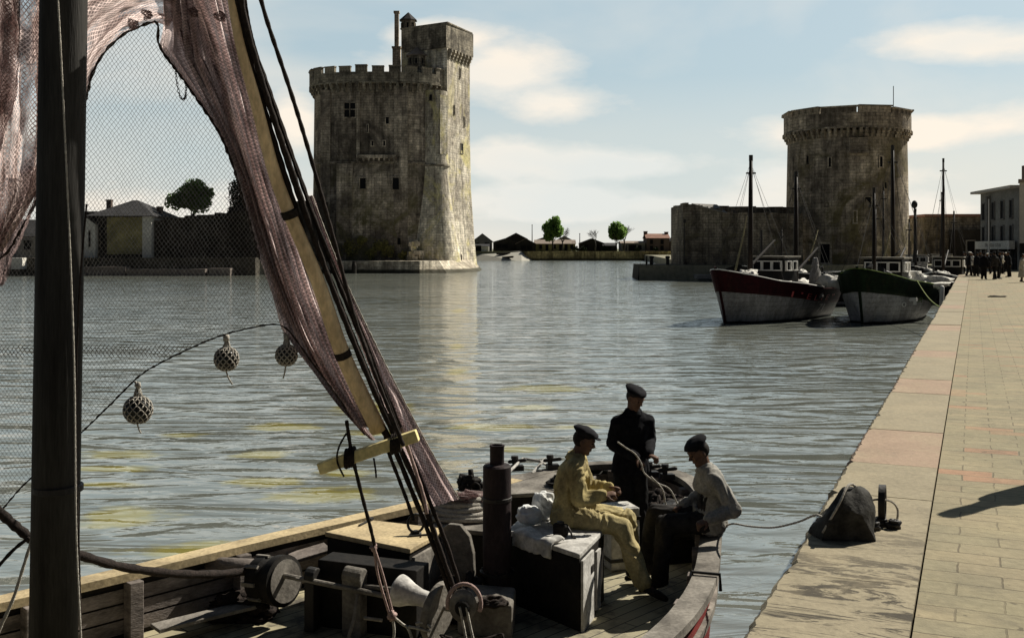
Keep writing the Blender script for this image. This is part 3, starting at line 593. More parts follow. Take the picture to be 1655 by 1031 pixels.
# ------------------------------------------------------------------ houses
def house(name, label, x0, x1, Y, yb, ye, yr=None, depth=8, wm=None, rm=None, kind='gable', wins=(), cat='house', chim=(), gz=None, door=None, over=.25, group=None):
    """x0..x1 ground frontage read at distance Y, ye eaves, yr ridge; front faces the harbour"""
    X0, X1 = (x0-CX)/F*Y, (x1-CX)/F*Y; ze = HC-(ye-HZ)/F*Y; zb = gz if gz is not None else HC-(yb-HZ)/F*Y
    zr = HC-(yr-HZ)/F*Y if yr is not None else ze+.3
    r = empty(name, ((X0+X1)/2, Y, zb), label, cat, group)
    mb = MB(); mb.prism([(X0, Y), (X1, Y), (X1, Y+depth), (X0, Y+depth)], zb-.5, ze)
    xm = (X0+X1)/2; ym = Y+depth/2
    if kind == 'front': mb.add([(X0, Y, ze), (X1, Y, ze), (xm, Y, zr), (X0, Y+depth, ze), (X1, Y+depth, ze), (xm, Y+depth, zr)], [(0, 1, 2), (5, 4, 3)])
    if kind == 'gable': mb.add([(X0, Y, ze), (X0, Y+depth, ze), (X0, ym, zr), (X1, Y, ze), (X1, Y+depth, ze), (X1, ym, zr)], [(0, 2, 1), (3, 4, 5)])
    mb.build('wall', wm or PLG, r)
    e = over; rf = MB()
    if kind == 'gable': rf.add([(X0-e, Y-e, ze-.05), (X1+e, Y-e, ze-.05), (X1+e, ym, zr+.05), (X0-e, ym, zr+.05), (X0-e, Y+depth+e, ze-.05), (X1+e, Y+depth+e, ze-.05)], [(0, 1, 2, 3), (3, 2, 5, 4)])
    elif kind == 'front': rf.add([(X0-e, Y-e, ze-.1), (xm, Y-e, zr+.08), (X1+e, Y-e, ze-.1), (X0-e, Y+depth, ze-.1), (xm, Y+depth, zr+.08), (X1+e, Y+depth, ze-.1)], [(0, 1, 4, 3), (1, 2, 5, 4)])
    elif kind == 'hip':
        q = min(depth/2, (X1-X0)/2*.9); rf.add([(X0-e, Y-e, ze), (X1+e, Y-e, ze), (X1+e, Y+depth+e, ze), (X0-e, Y+depth+e, ze), (X0+q, ym, zr), (X1-q, ym, zr)], [(0, 1, 5, 4), (1, 2, 5), (2, 3, 4, 5), (3, 0, 4)])
    else: rf.prism([(X0-e, Y-e), (X1+e, Y-e), (X1+e, Y+depth+e), (X0-e, Y+depth+e)], ze, ze+.3)
    ro = rf.build('roof', rm or ROOFD, r, thick=.12 if kind != 'flat' else 0)
    for cx_, cy_ in chim:
        X = (cx_-CX)/F*Y; mb = MB(); zt = HC-(cy_-HZ)/F*Y; mb.box((X, ym, (zt+ze)/2), (.8*Y/300+.3, .8, zt-ze)); mb.box((X, ym, zt), (.95*Y/300+.35, .95, .2)); mb.build('chimney', PLB, ro)
    for (wx, wy, ww, wh) in wins: window_on(r, ((wx-CX)/F*Y, Y), (0, -1), HC-(wy-HZ)/F*Y, ww, wh, 0, .12, wm or PLG)
    if door: window_on(r, ((door[0]-CX)/F*Y, Y), (0, -1), zb+door[2]/2, door[1], door[2], 0, .15, wm or PLG, 'door', sill=False)
    return r
FS = 'buildings along the far shore'
Y = 352
house('grey_house', 'grey house with dark roof at the left end of the far shore, beside the keep', 764, 795, 360, 406, 390, 378, 10, PLG, ROOFD, 'front', [(772, 396, 1, 1.5), (786, 396, 1, 1.5)])
house('boat_shed', 'small shed with a dark doorway and pale front, far shore just right of the keep', 766, 790, 346, 411, 398, 395, 6, PLW, ROOFD, 'gable', door=(772, 2.4, 2.2), gz=2.6)
house('dark_shed', 'long dark shed with sloping roof, left of the bare flagpole on the far shore', 797, 835, Y, 405, 391, 386, 10, PLD, ROOFD, 'front', [(806, 398, 2, 1.4), (816, 398, 2, 1.4)])
house('gabled_warehouse', 'dark warehouse whose wide gable peaks highest among the left sheds of the far shore', 816, 852, 366, 405, 386, 377, 12, PLD, ROOFD, 'front')
house('pink_roofed_shed', 'low shed with a pale pinkish roof and dark front on the far shore', 834, 866, 350, 405, 394, 386, 9, PLD, ROOFP, 'front', [(846, 400, 1.6, 1.4), (856, 400, 1.6, 1.4)])
house('ochre_terrace', 'long low ochre building with dark doorways behind the left green tree', 865, 930, 353, 405, 394, 388, 8, PLY, ROOFP, 'gable', [(874, 399, 1, 1.4), (884, 400, 1, 2), (896, 399, 1, 1.4), (906, 400, 1, 2), (915, 400, 1, 2), (924, 399, 1, 1.4)])
house('dark_roofed_hall', 'hall with low dark gable seen over the ochre building, between the two green trees', 899, 926, 368, 405, 389, 382, 10, PLG, ROOFD, 'front')
house('dark_roofed_barn', 'barn with low dark roof behind the left green tree', 866, 898, 370, 405, 388, 383, 10, PLG, ROOFD, 'front')
house('long_dark_hall', 'dark hall with arched roof below the small bare tree, far shore', 938, 976, 356, 405, 393, 386, 9, PLD, ROOFD, 'front', [(948, 399, 1.2, 1.5), (965, 399, 1.2, 1.5)])
house('low_dark_shed', 'low dark shed left of the right green tree', 975, 996, 354, 405, 397, 393, 8, PLD, ROOFD, 'gable', [(985, 401, 1, 1.1)])
house('low_grey_shop', 'low grey flat building with a dark opening, between right green tree and the red-roofed house', 1004, 1043, 354, 406, 393, 390, 9, PLG, ROOFP, 'gable', [(1010, 400, 1.2, 1.6), (1034, 400, 1.2, 1.6)], door=(1022, 2.6, 2.2))
house('brick_house', 'two-storey brick house with pinkish roof, tallest house on the far shore', 1045, 1082, 353, 407, 385, 378, 9, PLB, ROOFR, 'gable', [(1053, 391, 1, 1.5), (1070, 391, 1.1, 1.6), (1053, 401, 1, 1.5), (1070, 401, 1.1, 1.7)], chim=[(1046, 374), (1080, 375)])
house('house_wing', 'small dark wing with steep roof right of the brick house', 1083, 1098, 354, 407, 391, 384, 8, PLB, ROOFD, 'front', [(1090, 397, 1, 1.4)])
# far sea wall, slipway
SW = stone('sea_wall_stone', (.46, .40, .20), (.40, .35, .18), (.22, .19, .10), bw=2.2, bh=.8, stainscale=.2)
mb = MB(); mb.prism([(4, 339.2), (53, 339.2), (53, 342), (4, 342)], -1, 2.95); tag(mb.build('sea_wall', SW), 'long ochre stone sea wall at the water line of the far shore', 'wall')
mb = MB(); mb.add([(-13, 337, -.3), (3, 330, -.3), (7, 339.1, -.2), (3, 341, 3.0), (-13, 342, 2.6)], [(0, 1, 2, 3, 4)])
mb.add([(-13, 337, -1.3), (3, 330, -1.3), (7, 339.1, -1.2), (3, 341, -1.0), (-13, 342, -1.0), (-13, 337, -.3), (3, 330, -.3), (7, 339.1, -.2), (3, 341, 3), (-13, 342, 2.6)], [(0, 1, 6, 5), (1, 2, 7, 6), (2, 3, 8, 7), (3, 4, 9, 8), (4, 0, 5, 9)])
tag(mb.build('slipway', mat('slip_concrete', (.42, .40, .34), (.33, .32, .28))), 'pale sloping slipway on the far shore left of the ochre sea wall', 'slipway')
def skiff(name, label, p, L, rz, c):
    r = empty(name, p, label, 'rowing boat', 'small boats on the far slipway'); mb = MB(); R = Matrix.Rotation(rz, 3, 'Z')
    def fn(u, v):
        x = (u-.5)*L; bw = L*.18*math.sin(PI*min(1, (1-u)*1.0+.08))**.7; a = (v-.5)*2; z = .55*(abs(a)**1.6)+.25*u*u
        return Vector(p)+R@Vector((x, a*bw, z))
    mb.grid(fn, 12, 8); mb.build('hull', c, r, smooth=True, thick=.06)
    mb = MB(); mb.box(Vector(p)+R@Vector((-.1*L, 0, .42)), (.25, L*.3, .04), rz); mb.build('seat', PLG, r)
skiff('rowing_boat', 'dark rowing boat drawn up at the top of the far slipway', (-2.8, 338.2, 1.9), 5, .5, PLD)
skiff('rowing_boat', 'dark rowing boat lower down the far slipway', (-1.4, 334.3, .7), 4.6, -.7, PLD)
# thin poles beyond
for px, yt, Yd, lb in ((860, 364, 356, 'bare flagpole among the sheds of the far shore'), (937, 378, 356, 'thin short pole right of the left green tree')):
    p = W(px, 405, Yd); mb = MB(); mb.tube([p, W(px, yt, Yd)], [.22, .12], 6); mb.ball(W(px, yt, Yd), .2, 6, 4); tag(mb.build('flagpole', IRON), lb, 'pole')
# ---- left bank
house('white_hut', 'narrow white gabled hut with a slit window, seen through the net right of the mast', 118, 154, 152, 413, 362, 349, 6, PLW, ROOFD, 'front', [(145, 386, .35, 2.4)])
house('terraced_roof', 'low dark-roofed building behind the white hut', 100, 170, 162, 413, 345, 336, 8, PLD, ROOFD, 'flat', chim=[(161, 322)])
house('ochre_warehouse', 'ochre warehouse with a broad dark hipped roof and two closed fronts, seen through the net', 158, 240, 153, 413, 350, 322, 10, PLD, ROOFD, 'hip', [(165, 380, .8, 3.4)], chim=[(191, 326), (240, 333)], over=1.3)
mb = MB(); mb.add([W(173, 351, 152.6), W(236, 351, 152.6), W(238, 411, 152.6), W(173, 411, 152.6)], [(0, 1, 2, 3)])
o = mb.build('ochre_door', PLY, bpy.data.objects['ochre_warehouse'], thick=.08)
mb = MB(); mb.prism([(-53.6, 152.5), (-52.3, 152.5), (-52.3, 158), (-53.6, 158)], 2, 8.6); tag(mb.build('sunlit_wall_end', PLW), 'sunlit side wall of the ochre warehouse, its light put into the white colour', 'wall')  # sunlit end of the warehouse, its light put into the white colour
mb = MB(); wallseg(mb, (-52.2, 153.5), (-38, 153), 6, 1.8, 8.0, 9.6, n=16, rag=.2); wallseg(mb, (-38, 153), (-28.5, 163), 6, 1.8, 10.2, 11.2, n=10, rag=.2)
tag(mb.build('dark_rampart', stone('rampart_stone', (.055, .05, .045), (.04, .036, .032), (.02, .018, .016), stainscale=.3)), 'long dark rampart between the ochre warehouse and the keep, seen through the net', 'wall')
mb = MB(); wallseg(mb, (-100, 149.6), (-36.5, 149.6), 2.5, -1, 2.5, 2.5, n=30, rag=.03); tag(mb.build('harbour_wall', DSTONE), 'dark harbour wall at the water along the left bank', 'wall')
mb = MB(); mb.box((-57.5, 148.6, .65), (6.5, 2, 1.3)); mb.box((-48.5, 148.4, .45), (11, 2.2, 1.0)); mb.box((-41, 148.4, .5), (3, 2, 1.1)); tag(mb.build('landing_steps', mat('landing_stone', (.20, .17, .145), (.13, .11, .1)), bevel=.05), 'low stone landing at the foot of the left harbour wall', 'landing')
house('left_shed', 'long dark-roofed building at the far left edge, left of the mast', -20, 66, 156, 413, 382, 355, 9, PLG, ROOFD, 'gable', [(20, 396, 1.2, 1.4), (45, 396, 1.2, 1.4)])
mb = MB(); mb.box((-71.5, 149.0, 1.7), (5, 1.6, 1.6)); mb.box((-73, 148, .7), (3, 1.6, 1.5)); tag(mb.build('white_steps', PLW, bevel=.04), 'white stone steps on the bank left of the mast', 'steps')
# ---- right side buildings
root = empty('hotel', (50, 104, 1.8), 'three-storey building with a pale fascia board over its dark ground floor, at the right edge', 'building')
A_, B_ = Vector((49.0, 110)), Vector((47.45, 98.4)); t = (B_-A_).normalized(); nn = Vector((t.y, -t.x))   # nn faces the quay
if nn.x > 0: nn = -nn
Cb = A_-nn*14; Db = B_-nn*14
mb = MB(); mb.prism([A_, B_, Db, Cb][::-1] if False else [A_, B_, Db, Cb], 1.5, 9.5); mb.build('wall', mat('hotel_render', (.30, .29, .26), (.22, .21, .19), .9, .5, grain=4), root)
mb = MB(); e = nn*.8; mb.prism([A_+e-t*.8, B_+e+t*.0, Db, Cb], 9.5, 9.75); mb.add([(*(A_+e-t*.8), 9.75), (*(B_+e), 9.75), (*(B_-nn*7), 11.2), (*(A_-nn*7), 11.2)], [(0, 1, 2, 3)]); rf = mb.build('roof', mat('sunlit_tiles', (.62, .57, .50), (.52, .47, .4), .8, .6), root)
for fr_ in (.62, .99):
    mb = MB(); p = lerp(A_, B_, fr_)-nn*2.5; mb.box((p.x, p.y, 10.8), (1.0, 1.3, 2.2), math.atan2(t.y, t.x)); mb.build('chimney', PLB, rf)
for fr_ in (.1, .36, .6, .82):
    for z, h in ((7.6, 1.7), (5.2, 1.6)): window_on(root, lerp(A_, B_, fr_), nn, z, .85, h, 0, .1, PLG)
mb = MB(); p = lerp(A_, B_, .26)+nn*.2; mb.box((p.x, p.y, 5.4), (.5, .35, 7.4), math.atan2(t.y, t.x)); mb.build('pilaster', PLG, root)
mb = MB(); p = lerp(A_, B_, .5)+nn*.45; mb.box((p.x, p.y, 4.15), (10.6, .5, .8), math.atan2(t.y, t.x)); fa = mb.build('fascia', PLW, root)
for k in range(4): window_on(root, lerp(A_, B_, .14+.24*k), nn, 2.75, 1.8, 1.9, 1, .12, PLD, 'shopfront', sill=False)
mb = MB(); p0 = lerp(A_, B_, .5)+nn*.71      # worn letter strokes on the fascia, illegible in the photograph
for k in range(15):
    if k == 9: continue
    p = p0+t*(-1.9+k*.33); h = rnd.choice((.3, .34, .26)); mb.box((p.x, p.y, 4.15), (.06, .03, h), math.atan2(t.y, t.x)); q = p+t*.09; mb.box((q.x, q.y, 4.15+rnd.choice((-.12, 0, .12))), (.14, .03, .06), math.atan2(t.y, t.x))
mb.build('lettering', PLG, fa)
root = empty('rendered_building', (52, 100, 1.8), 'light grey rendered building cut by the right edge of the view', 'building')
mb = MB(); mb.prism([(46.6, 96.6), (64, 95), (66, 110), (47.6, 98.3)], 4.3, 9.9); mb.build('wall', mat('light_render', (.62, .60, .55), (.52, .50, .46)), root)
mb = MB(); mb.prism([(46.8, 96.9), (64, 95.3), (66, 109), (47.7, 98.2)], 1.5, 4.3); mb.build('ground_floor', PLD, root)
mb = MB(); mb.prism([(46.3, 96.2), (64, 94.6), (66, 111), (47.3, 98.3)], 9.9, 10.15); mb.build('roof', ROOFP, root)
for x in (49.5, 52.5): window_on(root, (x, 96.6-(x-46.6)*.092), (-.09, -1), 7.3, .9, 1.6, 0, .12, PLG)
root = empty('quay_warehouse', (48, 150, 1.8), 'low stone warehouse with a straight reddish roof edge behind the crowd', 'building')
mb = MB(); loft(mb, [(1.5, [(55.8, 142), (68, 141), (68, 155), (55.8, 155)]), (8.1, [(55.8, 142), (68, 141), (68, 155), (55.8, 155)])]); mb.build('wall', ST_W, root)
mb = MB(); mb.prism([(55.6, 141.6), (68.2, 140.6), (68.2, 155), (55.6, 155)], 8.1, 8.45); mb.build('roof', ROOFR, root)
mb = MB(); loft(mb, [(1.5, [(58.8, 139), (66, 138.4), (66, 141.2), (58.8, 141.7)]), (6.3, [(58.8, 139), (66, 138.4), (66, 141.2), (58.8, 141.7)])]); mb.build('annex', PLD, root)
for x in (60.5, 62.7, 64.9): window_on(root, (x, 138.9-(x-58.8)*.08), (0, -1), 3.8, 1.0, 2.0, 0, .15, PLG)
mb = MB(); mb.beam((59.5, 137.7, 1.9), (67, 137, 6.2), 1.2, .3); mb.build('outside_stair', PLB, root)

# ------------------------------------------------------------------ trees
LEAF = mat('leaf_green', (.15, .25, .065), (.07, .13, .035), .6, 1.2, grain=3, bmp=0)
_nt = LEAF.node_tree; _b = _nt.nodes['Principled BSDF']; _t = N(_nt, 'ShaderNodeBsdfTranslucent'); _t.inputs[0].default_value = (.17, .28, .07, 1)
_m = N(_nt, 'ShaderNodeMixShader'); _m.inputs[0].default_value = .5; _nt.links.new(_b.outputs[0], _m.inputs[1]); _nt.links.new(_t.outputs[0], _m.inputs[2]); _nt.links.new(_m.outputs[0], _nt.nodes['Material Output'].inputs['Surface'])
LEAFD = mat('leaf_dark', (.03, .045, .02), (.02, .028, .014), .7, .8, grain=3, bmp=0)
LEAFY = mat('creeper_leaf', (.34, .31, .11), (.18, .165, .06), .7, .8, grain=3, bmp=0)
TWIG = mat('bare_twig', (.09, .08, .07), (.06, .055, .05), .9, 3)
BARK = mat('bark', (.06, .05, .04), (.035, .03, .025), .9, 3)
def leaves(mb, c, rad, n, size, lump=7, fill=.45):
    cl = []
    for k in range(lump):
        d = Vector((rnd.gauss(0, 1), rnd.gauss(0, 1), rnd.gauss(0, 1.1))).normalized()*rnd.uniform(.35, .74); cl.append((Vector((d.x*rad[0], d.y*rad[1], d.z*rad[2])), rnd.uniform(.26, .5)))
    cl += [(Vector((0, 0, 0)), .7)]*3
    for k in range(n):
        o_, q = rnd.choice(cl); d = Vector((rnd.gauss(0, 1), rnd.gauss(0, 1), rnd.gauss(0, 1))).normalized()*(q*rnd.random()**fill)
        p = Vector(c)+o_+Vector((d.x*rad[0], d.y*rad[1], d.z*rad[2])); a = Vector((rnd.gauss(0, 1), rnd.gauss(0, 1), rnd.gauss(0, 1))).normalized(); b_ = a.cross(Vector((rnd.random(), rnd.random(), rnd.random()))).normalized()
        s_ = size*rnd.uniform(.6, 1.3); mb.add([p-a*s_-b_*s_*.4, p+a*s_-b_*s_*.5, p+a*s_*.7+b_*s_*.6, p-a*s_*.6+b_*s_*.5], [(0, 1, 2, 3)])
def branch(mb, p, d, L, r, depth, spread=.55):
    q = p+d*L; mid = (p+q)/2+Vector((rnd.uniform(-1, 1), rnd.uniform(-1, 1), 0))*L*.06
    mb.tube([p, mid, q], [r, r*.8, r*.6], 5)
    if depth:
        for k in range(rnd.choice((3, 4)) if depth > 1 else 4):
            nd = (d+Vector((rnd.uniform(-1, 1), rnd.uniform(-1, 1), rnd.uniform(-.3, .5)))*spread*1.3).normalized(); branch(mb, lerp(mid, q, rnd.random()), nd, L*rnd.uniform(.6, .78), r*.55, depth-1, spread)
def tree(name, label, base, h, rad, leaf=None, n=1500, size=.2, bare=False, cz=None, lump=8, group='trees on the far shore', d0=3):
    base = Vector(base); r = empty(name, base, label, 'tree', group); mb = MB()
    hh = h-rad[2]*2 if not bare else h*.35; mb.tube([base-Vector((0, 0, .3)), base+Vector((.1, 0, hh*.5)), base+Vector((0, .05, max(hh, .6)))], [h*.03, h*.024, h*.02], 8)
    for k in range(5): branch(mb, base+Vector((0, 0, max(hh, .6)*rnd.uniform(.75, 1))), Vector((rnd.uniform(-.8, .8), rnd.uniform(-.8, .8), 1)).normalized(), h*.24, h*.011, d0 if bare else 2)
    mb.build('trunk', TWIG if bare else BARK, r, smooth=True, clean=False)
    if not bare: mb = MB(); leaves(mb, base+Vector((0, 0, cz or h-rad[2])), rad, n, size, lump); mb.build('crown', leaf or LEAF, r, clean=False)
    return r
tree('leafy_tree', 'round bright green tree on the far shore nearest the keep', W(893, 405, 348), 11.8, (4.2, 3.8, 4.4), n=5200, size=.36)
tree('leafy_tree', 'round bright green tree on the far shore closer to the round tower', W(996, 406, 348), 11.2, (3.9, 3.6, 4.5), n=5000, size=.36)
tree('bare_tree', 'leafless tree touching the right side of the left green tree', W(909, 405, 351), 9.5, (3, 3, 3), bare=True)
tree('bare_tree', 'small leafless tree standing alone midway between the two green trees', W(962, 404, 351), 8.6, (3, 3, 3), bare=True)
tree('bare_tree', 'leafless tree touching the right side of the right green tree', W(1009, 405, 351), 10.5, (3, 3, 3), bare=True)
tree('leafy_tree', 'bright green spreading tree above the dark rampart, seen through the net', W(310, 400, 165), 10.8, (4.0, 3, 2.9), n=7000, size=.24, lump=12, group='trees on the left bank')
tree('dark_tree', 'tall dim grey-green tree above the dark rampart beside the hanging net folds', W(398, 400, 166), 13.2, (4.2, 3, 4.6), LEAFD, n=4200, size=.2, group='trees on the left bank', lump=10)
for px, py, s_ in ((545, 408, 1.5), (570, 400, 1.9), (600, 410, 1.2), (628, 406, 1.6), (650, 412, 1.1), (585, 388, 1.2), (530, 398, 2.0), (615, 396, 1.9)):
    p = W(px, py, 168.3); r = MB(); leaves(r, p, (s_, .7, s_*.9), 500, .13, 6)
    tag(r.build('creeper', LEAFY, clean=False), {545: 'leftmost clump of creeper at the foot of the keep', 570: 'largest clump of creeper at the foot of the keep', 600: 'low clump of creeper near the middle of the keep foot', 628: 'rounded clump of creeper right of the middle of the keep foot', 650: 'rightmost small clump of creeper at the foot of the keep', 585: 'highest clump of creeper on the keep wall', 530: 'creeper spreading at the lower left corner of the keep', 615: 'creeper mass low in the middle of the keep front'}[px], 'creeper', 'creeper at the foot of the keep')
for px, s_, lb in ((932, 2.2, 'dark bush left of the far shore arched hall'), (944, 1.6, 'small dark bush before the far shore arched hall'), (978, 1.8, 'dark bush by the low dark shed on the far shore'), (1030, 1.3, 'small dark bush beside the grey shop on the far shore'), (1060, 1.1, 'little dark bush before the brick house')):
    p = W(px, 403, 347); r = MB(); leaves(r, p, (s_, s_, s_*.8), 350, .22, 5); tag(r.build('bush', LEAFD, clean=False), lb, 'bush', 'bushes along the far shore')
# ------------------------------------------------------------------ people
SKIN = mat('weathered_skin', (.17, .10, .07), (.12, .07, .05), .6, 12, bmp=.1, grain=60)
SKIN_ = SKIN
HAIRM = mat('dark_hair', (.03, .025, .02), (.015, .012, .01), .7, 30)
C_DARK = mat('navy_wool', (.012, .012, .014), (.006, .006, .008), .95, 20, spec=.1)
C_BLACK = mat('black_trousers', (.016, .015, .015), (.008, .008, .008), .95, 20, spec=.1)
C_YEL = mat('ochre_canvas', (.50, .41, .19), (.24, .195, .10), .9, 5, grain=50, spec=.1)
C_YEL2 = mat('pale_ochre_canvas', (.55, .46, .24), (.30, .25, .13), .9, 4, grain=50, spec=.1)
C_WHT = mat('pale_jacket', (.36, .345, .31), (.22, .21, .19), .9, 6, grain=50, spec=.1)
C_GRY = mat('grey_trousers', (.045, .042, .04), (.025, .023, .022), .95, 10, spec=.1)
C_LGT = mat('light_coat', (.42, .39, .33), (.32, .3, .26), .9, 8, spec=.1)
LEATHER = mat('worn_leather', (.035, .028, .022), (.02, .016, .013), .5, 20)
def seg(mb, a, b, r0, r1, flat=1, side=None, mid=None, n=10):
    a = Vector(a); b = Vector(b)
    if mid is None: pts = [a, (a+b)/2, b]; rs = [r0, (r0+r1)/2, r1]
    else: pts = [a, (a+b)/2, b]; rs = [r0, mid, r1]
    mb.tube(pts, rs, n, flat=flat, side=side, round_=True)
def hand(mb, wrist, dirv, palm_n, curl=.6, side=1, sc_=1.0):
    """palm, four separate bent fingers of unequal length and a thumb leaving the side of the palm"""
    d = Vector(dirv).normalized(); pn = (Vector(palm_n)-d*d.dot(Vector(palm_n))).normalized(); s_ = d.cross(pn)*side
    w_ = Vector(wrist); pc = w_+d*.05*sc_
    mb.tube([w_-d*.01, w_+d*.03*sc_, w_+d*.085*sc_], [.026*sc_, .038*sc_, .040*sc_], 10, flat=.42, side=s_, round_=True)
    for k, (o_, L) in enumerate(((-.028, .066), (-.010, .078), (.010, .073), (.028, .058))):
        p = w_+d*.085*sc_+s_*o_*sc_; r = .0092*sc_; ang = 0; pts = [p-d*.015]
        for L_ in (L*.45, L*.32, L*.25):
            ang += curl*(.75+.12*k); dd = (d*math.cos(ang)+pn*math.sin(ang)); p = p+dd*L_*sc_; pts.append(p)
        mb.tube(pts, [r*1.1, r, r*.95, r*.8], 8, round_=True)
    t0 = w_+d*.03*sc_-s_*.03*sc_; t1 = t0+(d*.6-s_*.6+pn*.35).normalized()*.04*sc_; t2 = t1+(d*.8-s_*.1+pn*.5).normalized()*.032*sc_
    mb.tube([t0, t1, t2], [.013*sc_, .011*sc_, .009*sc_], 8, round_=True)
def person(name, label, J, cols, cap=None, group=None, voxel=.008, facing=None, fold=.012, hands=True, skirt=False, hairlong=False):
    """J: joints in world space; cols: jacket, trousers, shoes"""
    J = {k: Vector(v) for k, v in J.items()}
    base = Vector((J['pelvis'].x, J['pelvis'].y, min(J['toeL'].z, J['toeR'].z, J['ankL'].z-.06)))
    if 'base' in J: base = J['base']
    r = empty(name, base, label, 'person', group)
    up = (J['neck']-J['pelvis']).normalized(); lat = (J['shR']-J['shL']).normalized(); hl = (J['hipR']-J['hipL']).normalized()
    fw = Vector(facing).normalized(); hs = fw.cross(Vector((0, 0, 1))).normalized(); hup = hs.cross(fw)
    H = J['head']
    b = MB()
    # head: cranium, jaw, nose, ears, brow, chin, neck
    Rm = Matrix((hs, fw, hup)).transposed()
    b.ball(H+hup*.025, (.074, .094, .095), 16, 10, R=Rm); b.ball(H+fw*.018-hup*.045, (.058, .070, .075), 14, 9, R=Rm); b.ball(H+fw*.062-hup*.095, (.026, .024, .022), 10, 7, R=Rm)
    b.tube([H+fw*.082+hup*.02, H+fw*.108-hup*.024, H+fw*.09-hup*.03], [.009, .015, .011], 8, round_=True)
    b.tube([H+fw*.084+hup*.03-hs*.045, H+fw*.092+hup*.032, H+fw*.084+hup*.03+hs*.045], [.009, .011, .009], 8, round_=True)
    b.tube([H+fw*.082-hup*.062-hs*.022, H+fw*.090-hup*.060, H+fw*.082-hup*.062+hs*.022], [.006, .008, .006], 8, round_=True)
    for q in (-1, 1): b.ball(H+hs*q*.076-hup*.005-fw*.008, (.012, .022, .033), 8, 6, R=Rm); b.ball(H+fw*.06+hs*q*.036-hup*.02, (.022, .022, .022), 8, 6, R=Rm)
    seg(b, J['neck']-up*.04, H-hup*.05-fw*.01, .062, .055)
    ch = J['pelvis']+(J['neck']-J['pelvis'])*.72
    def torso(mb, e):
        pm = J['pelvis']; bk = J.get('spine', (pm+ch)/2)
        mb.tube([pm-up*.06, pm+up*.04, bk, ch, J['neck']-up*.05], [.155+e, .16+e, .150+e, .178+e, .10+e], 18, flat=.68, side=lat, round_=True)
        mb.tube([J['shL'], (J['shL']+J['shR'])/2+up*.015, J['shR']], [.055+e, .07+e, .055+e], 12, round_=True)
        for q_ in 'LR': seg(mb, J['neck']-up*.03, lerp(J['neck'], J['sh'+q_], .85)-up*.005, .05+e, .045+e)
    torso(b, -.02)
    for s_ in 'LR':
        seg(b, J['sh'+s_], J['el'+s_], .052, .040); seg(b, J['el'+s_], J['wr'+s_], .041, .027)
        seg(b, J['hip'+s_], J['kn'+s_], .080, .052); seg(b, J['kn'+s_], J['ank'+s_], .052, .034, mid=.05)
        seg(b, J['ank'+s_], J['toe'+s_], .034, .028)
        if hands:
            d = J.get('hd'+s_, (J['wr'+s_]-J['el'+s_]).normalized()); hand(b, J['wr'+s_], d, J.get('pn'+s_, Vector((0, 0, -1))), J.get('curl', Vector((.5, 0, 0))).x, -1 if s_ == 'L' else 1)
        else: b.ball(J['wr'+s_]+(J['wr'+s_]-J['el'+s_]).normalized()*.05, (.035, .035, .05), 8, 6)
    remesh(b.build('body', SKIN, r, org=base, clean=False), min(voxel, .0075) if hands else voxel, 1)
    # jacket
    c = MB(); torso(c, .022); seg(c, J['neck']-up*.07, J['neck']+up*.0, .09, .072)
    hem = J['pelvis']-up*.10
    c.tube([J['pelvis']+up*.1, J['pelvis']-up*.02, hem], [.178, .196, .205], 18, flat=.76, side=lat)
    for s_ in 'LR':
        seg(c, J['sh'+s_]-lat*(.01 if s_ == 'L' else -.01), J['el'+s_], .073, .066); seg(c, J['el'+s_], lerp(J['el'+s_], J['wr'+s_], .97), .070, .052)
    jk = remesh(c.build('jacket', cols[0], r, org=base, clean=False), voxel*1.2, 2, fold, 11)
    # collar
    cm_ = MB(); cl = J['neck']+up*.012; n_ = 20
    ax = up; a_ = lat; b_ = up.cross(lat)
    cm_.grid(lambda u, v: cl+(a_*math.cos(2*PI*u)*(.075+.022*v)+b_*math.sin(2*PI*u)*(.07+.026*v))+ax*(.02-.055*v*(1 if v > .3 else .4)), n_, 3); cm_.build('collar', cols[0], jk, smooth=True, thick=.008)
    t = MB()
    t.tube([J['pelvis']+up*.06, J['pelvis']-up*.08], [.158, .165], 16, flat=.74, side=lat, round_=True)
    for s_ in 'LR':
        hp = J['hip'+s_]; kn = J['kn'+s_]; an = J['ank'+s_]
        if skirt: continue
        seg(t, hp, kn, .108, .086); seg(t, kn, lerp(kn, an, .93), .086, .076)
    if skirt: a2 = (J['ankL']+J['ankR'])/2; t.tube([J['pelvis']+up*.05, J['pelvis']-V3(0, 0, .15), lerp(J['pelvis'], a2, .72)], [.17, .2, .27], 16, flat=.75, side=lat)
    remesh(t.build('skirt' if skirt else 'trousers', cols[1], r, org=base, clean=False), voxel*1.2, 2, fold, 9)
    for s_ in 'LR':
        f_ = MB(); an = J['ank'+s_]; to = J['toe'+s_]; d = (to-an); fd = d.normalized()
        u_ = Vector((0, 0, 1)) if abs(fd.z) < .8 else Vector((0, 1, 0)); sd_ = fd.cross(u_).normalized()
        f_.tube([an-fd*.05-u_*.02, lerp(an, to, .3)-u_*.008, lerp(an, to, .7), to], [.042, .045, .047, .036], 12, flat=.8, side=sd_, round_=True); seg(f_, an-fd*.01, an-fd*.01+(J['kn'+s_]-an).normalized()*.07, .044, .044)
        remesh(f_.build('shoe', cols[2], r, org=base, clean=False), .009, 1)
    # hair under the cap, eyes
    h_ = MB(); h_.ball(H-fw*.022+hup*.02, (.079, .084, .088 if not hairlong else .12), 16, 10, R=Rm); h_.build('hair', HAIRM, r, smooth=True, clean=False)
    for q in (-1, 1):
        e_ = MB(); e_.ball(H+fw*.083+hs*q*.031+hup*.008, .0085, 8, 6); e_.build('eye', DARK, r, smooth=True, clean=False)
